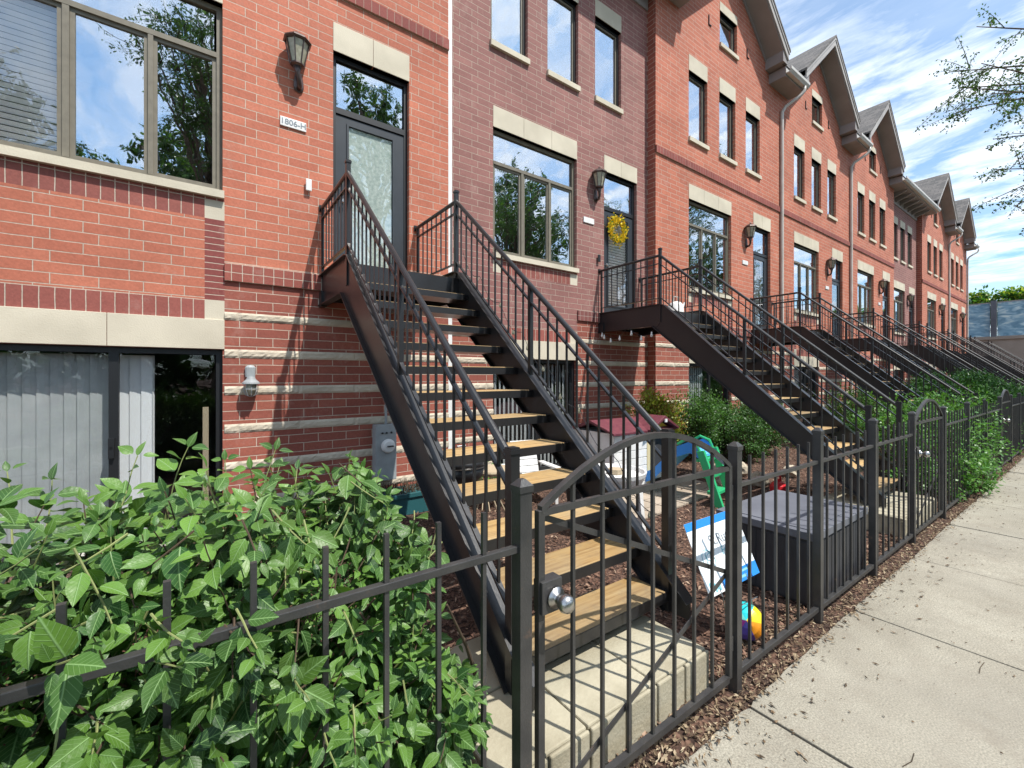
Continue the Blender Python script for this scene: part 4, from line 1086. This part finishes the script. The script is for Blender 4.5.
bush('box_shrub', 'small low shrub by the second window wall, left of the playhouse', 'shrub', [((3.2,5.0,.25), (.35,.25,.22))], 900, .04, [M['leafm']], 39)

def tree(base, H, crown, n_br, n_tw, leaves, ls, seed, label, trunk_r=.16, group=None, extra=()):
    """trunk, limbs reaching through the crown, drooping twigs with leaf clusters"""
    r = random.Random(seed); base = Vector(base); t = thing('street_tree', label, 'tree', tuple(base), 0, group)
    tk = MB(); lv = MB(); cc, cr = Vector(crown[0])-base, Vector(crown[1])
    top = Vector((cc.x*.5, cc.y*.5, H*.62)); mid = Vector((cc.x*.15+r.uniform(-.1,.1), cc.y*.15, H*.3))
    tk.tube([(0,0,-.1), (0,0,.3), mid, top], [trunk_r*1.25, trunk_r, trunk_r*.8, trunk_r*.5], 10)
    tips = []
    for k in range(n_br):
        v = rv(r); v.z = abs(v.z)*.9-.25 if r.random() < .8 else v.z
        p = cc+Vector((v.x*cr.x, v.y*cr.y, v.z*cr.z))*r.uniform(.6, .95); tips.append(p)
    tips += [Vector(e)-base for e in extra]
    for p in tips:
        s = mid.lerp(top, r.uniform(.0, 1.0)); m1 = s.lerp(p, .4)+Vector((0,0,.12*(p-s).length)); m2 = s.lerp(p, .75)+Vector((0,0,.08*(p-s).length))
        tk.tube([s, m1, m2, p], [trunk_r*.36, trunk_r*.22, trunk_r*.12, .008], 6)
        path = [s, m1, m2, p]
        for j in range(n_tw):
            u = r.uniform(.9, 3.0); i = min(int(u), 2); q = path[i].lerp(path[i+1], u-i)
            L = r.uniform(.4, 1.1); d = (rv(r)+(p-s).normalized()*.6+Vector((0,0,-.25))).normalized()
            e = q+d*L+Vector((0,0,-.18*L)); h_ = q.lerp(e, .5)+Vector((0,0,.06*L))
            tk.tube([q, h_, e], [.010,.006,.003], 4, cap=False)
            for z in range(leaves):
                w_ = r.random()**.7; c = q.lerp(e, w_)+rv(r)*.13*r.random(); dd = (rv(r)+Vector((0,0,-.4))).normalized(); nn = rv(r)
                s2 = dd.cross(nn).normalized(); l = ls*r.uniform(.6,1.25)
                lv.face([c, c+dd*l*.5+s2*l*.28, c+dd*l, c+dd*l*.5-s2*l*.28])
    tk.build('trunk', M['bark'], t, fix=False); lv.build('crown', M['tleaf'], t, fix=False)
    return t
tree((17.5,-2.4,0), 11.5, ((17.0,-2.0,8.6), (5.0,3.4,4.2)), 32, 15, 52, .062, 61, 'street tree overhanging the sidewalk at the right edge of the view', .17, 'street trees on the verge',
     extra=[(14.6,2.1,8.4),(14.0,1.95,7.6),(13.6,1.5,6.6),(15.2,1.6,5.8),(14.0,1.25,5.2),(15.6,2.5,9.4),(13.2,1.5,7.4), (17.5,1.9,7.2), (14.8,1.9,9.8), (15.4,2.3,8.8), (13.8,1.7,8.4)])
TG = 'big trees across the street'
for k_, (tx, ty, hh, rr_, l_) in enumerate(((-7.5,-15.5,17,4.6,'big tree across the street, leftmost of those reflected in the windows'), (1.2,-14.8,19,4.4,'big tree across the street facing the nearest wide window'), (8.6,-15.5,24,4.6,'big tree across the street facing the nearest front door'),
        (20.0,-15,20,5.4,'big tree across the street facing the purple-brown townhouse'), (31,-16,19,5.2,'big tree across the street facing the first gabled house past the purple-brown one'), (43,-15.5,20,5.4,'big tree across the street facing the second gabled house'), (56,-16,18,5.2,'farthest big tree across the street'))):
    tree((tx,ty,0), hh, ((tx,ty,hh*.62), (rr_,rr_*.8,hh*.42)), 40, 16, 22, .19, 62+k_, l_, .26, TG)
tree((.5,-5.7,0), 14.5, ((.5,-5.7,11.0), (2.6,2.7,3.4)), 38, 16, 30, .085, 81, 'street tree reflected in the top of the nearest wide window', .18, 'street trees on the verge')
tree((12.8,-7.0,0), 12.5, ((12.8,-7.0,8.6), (3.9,2.9,4.2)), 44, 18, 30, .095, 82, 'street tree reflected in the wide window of the purple-brown townhouse', .18, 'street trees on the verge')
bush('tree_belt', 'dark belt of shrubbery across the street', 'shrubbery', [((18,-21,2.2), (48,1.6,3.6))], 26000, .55, [M['leafd']], 90, aspect=.6)

# ------------------------------------------------------------------ yard objects
# deck box
t = thing('deck_box', 'charcoal resin deck box with grey lid behind the iron fence', 'storage box', (3.40, 1.20, 0))
b = MB(); b.box(0, 1.02, 0, .66, .015, .47)
x = .03
while x < .97: b.box(x, x+.062, -.006, 0, .03, .45); x += .070
y = .03
while y < .60: b.box(-.006, 0, y, y+.062, .03, .45); y += .070
b.build('body', M['box'], t, bevel=.004)
b = MB(); b.box(-.02, 1.04, -.02, .68, .472, .525)
b.box(.04, .98, .04, .62, .525, .531)
b.build('lid', M['lid'], t, bevel=.012)
# yard sign leaning back
t = thing('yard_sign', 'white and blue yard sign on wire legs leaning beside the deck box', 'yard sign', (2.55, 1.32, 0))
ex = Vector((.565, .0, -.005)); ey = Vector((-.015, .165, .36)); n_ = ex.cross(ey).normalized()
o0 = Vector((-.27, -.02, .375))
rot = Matrix((ex.normalized(), (n_.cross(ex)).normalized(), n_)).transposed().to_euler()
pl = MB().box(0, ex.length, 0, ey.length, -.004, 0).build('board', M['signw'], t); pl.location = o0; pl.rotation_euler = rot
q = MB().box(0, ex.length, ey.length-.045, ey.length, .0005, .0012).box(.16, ex.length, 0, .075, .0005, .0012).build('blue_print', M['signb'], pl)
textmesh('St.Ruth', .085, M['grey'], pl, (.30, .265, .0013), (0,0,0)); textmesh('Food', .065, M['signt'], pl, (.33, .195, .0013), (0,0,0))
textmesh('Now', .05, M['signt'], pl, (.36, .125, .0013), (0,0,0))
b = MB()
for cx, cy, rr in ((.10,.19,.045), (.13,.17,.040), (.12,.20,.028)):
    pts = [(cx+rr*cos(2*pi*k/18), cy+rr*sin(2*pi*k/18), .0016) for k in range(19)]; b.tube(pts, .002, 4)
for k in range(5): b.box(.03+k*.022, .045+k*.022, .012+.01*(k%2), .07-.012*k*.5, .0013, .0018)
b.box(.30, .46, .048, .060, .0013, .0018).box(.30, .42, .018, .032, .0013, .0018)
b.build('logo', M['signt'], pl)
b = MB()
for x in (.12, .42): b.tube([(-.27+x, .05, .5), (-.27+x-.01, -.03, .36), (-.27+x+.04, -.06, .0)], .003, 5)
b.tube([(-.16, -.04, .26), (.2, -.05, .26)], .003, 5); b.build('wire_leg', M['steelknob'], t)
# beach ball
t = thing('beach_ball', 'small multicoloured beach ball on the mulch by the gate post', 'ball', (2.70, 1.32, .108))
t.scale = (.86, .86, .86)
cols = [(.02,.55,.60), (.75,.62,.02), (.80,.30,.02), (.10,.07,.40), (.45,.02,.30), (.15,.62,.55)]
for k in range(6):
    b = MB(); n = 8; m = 6; g = []
    for i in range(n+1):
        row = []
        for j in range(m+1):
            th = pi*i/n; ph = 2*pi*(k+j/m)/6; row.append((.125*sin(th)*cos(ph), .125*sin(th)*sin(ph), .125*cos(th)))
        g.append(row)
    for i in range(n):
        for j in range(m): b.face([g[i][j], g[i+1][j], g[i+1][j+1], g[i][j+1]])
    o = b.build('panel', simple('ball_panel_%d' % k, cols[k], .3), t, smooth=True, fix=False)
t.rotation_euler = (Vector((.75,.45,-.45)).to_track_quat('Z','Y').to_matrix().to_4x4() @ Matrix.Rotation(R_(60), 4, 'Z')).to_euler()
# playhouse
t = thing('playhouse', 'childs plastic playhouse with maroon roof and white siding', 'playhouse', (4.30, 3.75, 0))
t.scale = (.92, .86, .90)
b = MB(); b.box(0, .72, 0, .04, .0, .95)
for k in range(7): b.box(.0, .72, -.012, 0, .08+k*.12, .19+k*.12)
b.box(0, .04, .04, .8, 0, .95); b.box(1.26, 1.30, .04, .8, 0, .95); b.box(0, 1.3, .8, .84, 0, .95)
b.build('wall', M['white'], t, bevel=.003)
b = MB(); b.box(.72, .80, -.02, .05, 0, .98).box(1.22, 1.31, -.02, .05, 0, .98).box(.80, 1.22, -.01, .04, .86, .98).box(.80, 1.22, -.01, .04, .0, .10)
b.build('door_frame', M['cream'], t, bevel=.004)
MB().prism([(.80,.98), (1.22,.98), (1.01,1.10)], -.012, .04, 'xz').build('gable_panel', M['yellow'], t)
MB().box(.82, 1.2, .05, .07, .1, .84).build('doorway_shade', M['dark'], t)  # flat dark sheet painting the shade seen through the open door
b = MB(); b.prism([(-.08,.93), (.40,1.08), (.88,.93), (.88,.965), (.40,1.12), (-.08,.965)], -.08, 1.38, 'yz')
b.prism([(.66,.975), (1.01,1.17), (1.36,.975), (1.36,.94), (1.01,1.12), (.66,.94)], -.14, .40, 'xz')
b.build('roof', M['maroon'], t, bevel=.006)
MB().box(.985, 1.035, -.155, -.135, 1.07, 1.12).build('ornament', M['white'], t)
# round white table
t = thing('round_table', 'round white plastic childs table in front of the playhouse', 'table', (3.42, 3.0, 0))
MB().lathe((0,0,.50), [(.28,0), (.33,.10), (.34,.14), (.32,.14), (.30,.10), (0,.10)], 28).build('tabletop', M['white'], t, smooth=False)
for k in range(4):
    a = pi/4+k*pi/2; MB().bar((.26*cos(a),.26*sin(a),.52), (.30*cos(a),.30*sin(a),0), .05, .05, up=(1,0,0)).build('leg', M['white'], t)
o = MB().lathe((3.45,2.98,.604), [(.07,0), (.08,.05), (.05,.055), (0,.055)], 10).build('toy_pot', M['wicker']); tag(o, 'small tan pot standing on the round white table', 'pot')
# adirondack chair
t = thing('adirondack_chair', 'small white slatted adirondack chair behind the nearest staircase', 'chair', (3.42, 4.35, 0), R_(-12))
for k in range(6): MB().obox((0,.145+k*.018,.30+k*.082), (.20-.004*k,0,0), (0,.007,.002), (0,.008,.036)).build('back_slat', M['white'], t, bevel=.003)
for q_ in (-.12, .12): MB().obox((q_,.205,.48), (.02,0,0), (0,.007,.002), (0,.055,.25)).build('back_rail', M['white'], t)
for k in range(5): MB().box(-.22, .22, -.22+k*.085, -.145+k*.085, .27-.012*k, .285-.012*k).build('seat_slat', M['white'], t)
for s in (-1, 1):
    MB().box(s*.27-.04, s*.27+.04, -.26, .24, .44, .46).build('armrest', M['white'], t); MB().box(s*.25-.02, s*.25+.02, -.24, -.17, 0, .44).build('leg', M['white'], t); MB().bar((s*.23,-.2,.26), (s*.23,.34,.02), .03, .07).build('leg', M['white'], t)
# kettle grill
t = thing('kettle_grill', 'black kettle grill with domed lid under the nearest staircase', 'grill', (2.28, 4.1, 0))
MB().lathe((0,0,.42), [(.02,0), (.15,.03), (.23,.12), (.255,.22)], 24).build('bowl', M['black'], t, smooth=True)
MB().lathe((0,0,.645), [(.26,0), (.25,.05), (.19,.12), (.08,.155), (0,.16)], 24).build('lid', M['steel'], t, smooth=True)
MB().tube([(-.05,0,.80), (-.05,0,.85), (.05,0,.85), (.05,0,.80)], .009, 6).build('handle', M['steelknob'], t)
MB().lathe((0,0,.638), [(.262,0), (.262,.008)], 24).build('rim', M['steelknob'], t)
for k in range(3): a = 2*pi*k/3+.4; MB().tube([(.12*cos(a),.12*sin(a),.48), (.27*cos(a),.27*sin(a),.0)], .011, 6).build('leg', M['steelknob'], t)
# wicker basket table
t = thing('wicker_stand', 'low tan wicker stand between the grill and the white chair', 'stand', (2.92, 4.45, 0))
MB().lathe((0,0,.42), [(.24,0), (.25,.03), (.24,.05), (0,.05)], 18).build('top', M['wicker'], t)
b = MB()
for k in range(14): a = 2*pi*k/14; b.tube([(.23*cos(a),.23*sin(a),.42), (.14*cos(a+.4),.14*sin(a+.4),.2), (.22*cos(a+.8),.22*sin(a+.8),0)], .008, 4)
b.build('woven_base', M['wicker'], t)
# climbing slide
t = thing('toddler_slide', 'blue and green plastic toddler slide on the mulch', 'slide', (5.25, 3.05, 0), R_(8))
for s in (-1, 1): 
    MB().prism([(-.30,0), (-.20,0), (.03,.66), (-.06,.68)], s*.20-.025, s*.20+.025, 'yz').build('ladder_rail', M['green'], t, bevel=.006)
for k in range(3): MB().box(-.175, .175, -.20+k*.075, -.08+k*.075, .14+k*.19, .18+k*.19).build('step', M['green'], t, bevel=.005)
b = MB(); prof = [(.0,.60), (.12,.66), (.30,.58), (.62,.24), (.95,.07), (1.1,.06)]
for (y0, z0), (y1, z1) in zip(prof, prof[1:]):
    b.prism([(y0,z0-.03), (y1,z1-.03), (y1,z1), (y0,z0)], -.19, .19, 'yz')
b.build('chute', M['lblue'], t)
for s in (-1, 1):
    b = MB(); b.prism([(y, z-.03) for y, z in prof]+[(y, z+.11) for y, z in prof[::-1]], s*.20-.012, s*.20+.012, 'yz'); b.build('side_rail', M['blue'], t)
MB().tube([(-.2,-.02,.62), (-.2,.04,.76), (-.2,.16,.80), (-.2,.28,.72)], .018, 8).tube([(.2,-.02,.62), (.2,.04,.76), (.2,.16,.80), (.2,.28,.72)], .018, 8).build('grab_rail', M['green'], t)
# red can
t = thing('fuel_can', 'small red plastic can behind the deck box', 'can', (6.25, 2.62, 0))
MB().lathe((0,0,0), [(.12,0), (.13,.02), (.13,.15), (.09,.19), (.03,.2), (.03,.23), (0,.23)], 14, sy=.7).build('body', M['redp'], t)
MB().tube([(-.08,0,.18), (-.07,0,.26), (.05,0,.27), (.08,0,.18)], .013, 7).build('handle', M['redp'], t)
# meter cabinet and teal bin
t = thing('electric_meter', 'grey electric meter cabinet on the brick wall left of the staircase', 'electric meter', (1.84, 5.3, .33))
MB().box(-.13, .13, -.13, -.002, 0, .68).build('cabinet', M['meter'], t, bevel=.008)
mt = MB().lathe((0,0,0), [(.085,0), (.085,.02), (.075,.05), (.06,.06), (0,.06)], 20).build('meter_dial', M['white'], t); mt.location = (.02,-.131,.42); mt.rotation_euler = (R_(90),0,0)
MB().box(-.03, .04, -.012, .0, -.01, .03).build('dial_face', M['black'], mt).location = (0, .01, .062)
for s in (-.05, .0, .06): MB().lathe((0,0,0), [(.012,0), (.012,.01)], 8).build('knockout', M['black'], t).location = (s, -.137, .58)
for c in t.children:
    if c.name.startswith('knockout'): c.rotation_euler = (R_(90),0,0)
MB().tube([(.02,-.06,.68), (.02,-.06,1.5), (.02,-.04,1.9)], .016, 8).build('conduit', M['meter'], t)
t = thing('resin_planter', 'dark teal resin planter box with dried stems, below the meter', 'planter', (1.70, 4.75, 0))
MB().box(0, .55, 0, .35, 0, .24).box(-.02, .57, -.02, .0, .2, .25).box(-.02, .57, .35, .37, .2, .25).box(-.02, 0, 0, .35, .2, .25).box(.55, .57, 0, .35, .2, .25).build('box', M['teal'], t, bevel=.004)
r = random.Random(9); b = MB()
for k in range(160): x, y = r.uniform(.03,.52), r.uniform(.03,.32); b.tube([(x,y,.22), (x+r.gauss(0,.04),y+r.gauss(0,.04),.28+r.random()*.08)], .004, 3)
b.build('dried_stems', M['twig'], t, fix=False)
# black bucket under stairs
for (x, y, rr, hh, l) in ((3.22, 3.0, .17, .24, 'black rubber tub on the mulch under the nearest staircase'), (3.62, 3.72, .13, .3, 'tall dark pot beside the playhouse siding')):
    o = MB().lathe((0,0,0), [(rr*.8,0), (rr,hh*.9), (rr*1.06,hh*.92), (rr*1.06,hh), (rr*.93,hh), (rr*.9,hh*.85), (0,hh*.85)], 20).build('tub', M['black'], smooth=False); o.location = (x, y, 0); tag(o, l, 'tub')
# white can on the second landing
t = thing('watering_can', 'white can with looped handle standing on the second landing', 'watering can', (6.85, 4.55, 2.655))
MB().lathe((0,0,0), [(.13,0), (.14,.04), (.13,.20), (.08,.25), (.05,.26), (0,.26)], 16).build('body', M['white'], t, smooth=True)
MB().tube([(-.07,0,.24), (-.06,0,.35), (.06,0,.35), (.07,0,.24)], .01, 6).build('handle', M['gutter'], t); MB().tube([(.12,0,.08), (.22,0,.2), (.27,0,.27)], .016, 8).build('spout', M['white'], t)
o = MB().box(6.5, 7.03, 4.25, 4.9, 2.656, 2.672).build('door_mat', M['white']); tag(o, 'white mat lying on the second landing', 'mat')
# string lights
t = thing('string_lights', 'string of clear bulbs looped under the second landing', 'string lights', (5.9, 4.2, 2.4))
pts = []
for k in range(26):
    u = k/25; pts.append((.0-.035, .0+1.25*(1-u)-.02, .02-.16*math.sin(pi*((u*2) % 1))))
MB().tube(pts, .004, 4).build('cord', M['black'], t)
for k in (1, 2, 5, 9, 14, 18, 22):
    p = pts[k]; bb = MB().lathe((0,0,-.09), [(0,0), (.02,.012), (.024,.035), (.012,.06), (.012,.085), (0,.09)], 8).build('bulb', M['jarglass'], t, smooth=True); bb.location = p
t = thing('string_lights', 'string of small bulbs draped along the right rail of the nearest staircase', 'string lights', (2.30, 1.6, 0))
pts = []
for k in range(60):
    u = k/59; y = .05+2.5*u; pts.append((.03, y, noseZ(1.6+y)+.30-.10*abs(sin(u*pi*7))))
MB().tube(pts, .003, 4).build('cord', M['black'], t)
for k in range(2, 58, 5): bb = MB().lathe((0,0,-.045), [(0,0), (.011,.006), (.013,.02), (.006,.045)], 6).build('bulb', M['lampglass'], t); bb.location = pts[k]
# stones, pavers
r = random.Random(77)
def rock(x, y, s, l):
    b = MB(); n, m = 7, 10; ph = [r.uniform(.78,1.18) for _ in range(n*m)]
    g = [[None]*m for _ in range(n)]
    for i in range(n):
        for j in range(m):
            th = pi*(i+.15)/(n-.7); a = 2*pi*j/m; q = ph[i*m+j] if 0 < i < n-1 else 1
            g[i][j] = (s*q*sin(th)*cos(a), s*q*.8*sin(th)*sin(a), s*.75+s*.72*cos(th)*q)
    for i in range(n-1):
        for j in range(m): b.face([g[i][j], g[i+1][j], g[i+1][(j+1)%m], g[i][(j+1)%m]])
    b.face([g[0][j] for j in range(m)]); o = b.build('garden_stone', M['cstone']); o.location = (x, y, 0); tag(o, l, 'stone', 'pale garden stones')
rock(6.15, 3.35, .22, 'largest pale stone, behind the near fence post'); rock(6.55, 3.0, .15, 'pale stone right of the largest one'); rock(7.6, 3.0, .13, 'pale stone near the foot of the second staircase'); rock(7.0, 3.5, .16, 'pale stone in front of the dark shrubs')
b = MB(); 
for i in range(7):
    for j in range(4): 
        x = 3.95+i*.31; y = 3.05+j*.21+.02*i
        b.box(x, x+.29, y, y+.195, 0, .025)
o = b.build('paver_path', M['paver'], None, bevel=.004); struct(o)
# far yards
def planter(x, y, l, col='tcot', s=1, leafm='leafm'):
    t = thing('potted_plant', l, 'potted plant', (x, y, 0), 0, 'potted plants in the far yards'); MB().lathe((0,0,0), [(.13*s,0), (.18*s,.28*s), (.2*s,.28*s), (.2*s,.33*s), (0,.31*s)], 14).build('pot', M[col], t)
    b = MB(); rr = random.Random(int(x*10))
    for k in range(260):
        v = rv(rr); p = Vector((0,0,.45*s))+v*.24*s*rr.random(); d = rv(rr)+Vector((0,0,.5)); l2 = .07; s2 = d.cross(rv(rr)).normalized()*.02; d = d.normalized(); b.face([p, p+d*l2*.5+s2, p+d*l2, p+d*l2*.5-s2])
    b.build('foliage', M[leafm], t, fix=False)
planter(15.4, 4.5, 'potted plant by the third gabled house wall'); planter(19.6, 4.6, 'potted plant in a white pot in a far yard', 'white', 1.3); planter(24.8, 4.4, 'large white potted plant below the far purple-brown wall', 'white', 1.6)

# ------------------------------------------------------------------ far end: retaining wall, noise barrier with glass panels
M['brown'] = simple('brown_retaining_wall', (.38, .32, .27), .9, var=(.28, .24, .20), vs=.8, bump=.6, bs=10)
def barrier():
    m, nt, p, out = newmat('murky_blue_barrier_panel'); pos = N(nt, 'ShaderNodeNewGeometry').outputs['Position']
    mp_ = N(nt, 'ShaderNodeMapping'); mp_.inputs['Scale'].default_value = (1, .8, 2.2); nt.links.new(pos, mp_.inputs[0])
    n = N(nt, 'ShaderNodeTexNoise'); n.inputs['Scale'].default_value = 1.6; n.inputs['Detail'].default_value = 7; n.inputs['Distortion'].default_value = 1.2; nt.links.new(mp_.outputs[0], n.inputs['Vector'])
    col = ramp(nt, n.outputs[0], [(.36, (.24, .42, .55)), (.52, (.42, .62, .74)), (.66, (.85, .92, .92))])
    nt.links.new(col, p.inputs['Base Color']); p.inputs['Roughness'].default_value = .35
    t = N(nt, 'ShaderNodeBsdfTranslucent'); nt.links.new(col, t.inputs[0]); mx = N(nt, 'ShaderNodeMixShader'); mx.inputs[0].default_value = .45
    nt.links.new(p.outputs[0], mx.inputs[1]); nt.links.new(t.outputs[0], mx.inputs[2]); nt.links.new(mx.outputs[0], out.inputs[0]); return m
M['bglass'] = barrier()
o = MB().box(46, 47, -14, 24, 0, 4.2).box(45.9, 47.1, -14, 24, 4.2, 4.4).build('retaining_wall', M['brown']); tag(o, 'brown retaining wall closing the far end of the street', 'wall')
t = thing('noise_barrier', 'murky blue glass noise barrier with grey posts on top of the retaining wall', 'barrier', (46.4, 0, 4.4))
y = -11.7
while y < 22:
    MB().box(-.03, .03, y+.18, y+5.42, .05, 2.45).build('glass_panel', M['bglass'], t)
    MB().box(-.16, .16, y-.14, y+.14, 0, 2.62).build('post', M['lid'], t)
    for z in (.0, 2.45): MB().box(-.05, .05, y+.17, y+5.43, z, z+.06).build('rail', M['trim'], t)
    y += 5.6
bush('embankment_shrubs', 'band of greenery growing behind the blue glass barrier', 'shrubs', [((48.4, 4.0, 6.7), (.9, 4.2, 1.25)), ((48.6, 11, 6.7), (.9, 4, 1.2)), ((48.6,-4,6.7),(.9,4,1.2))], 22000, .26, [M['leafm'], M['leafy']], 71, aspect=.6)
bush('dark_conifer', 'dark evergreen tree at the right edge before the retaining wall', 'tree', [((38.0,.9,2.2), (1.3,1.1,2.0)), ((38.0,.9,1.0), (1.5,1.2,1.2))], 9000, .14, [M['yew']], 72, aspect=.4)
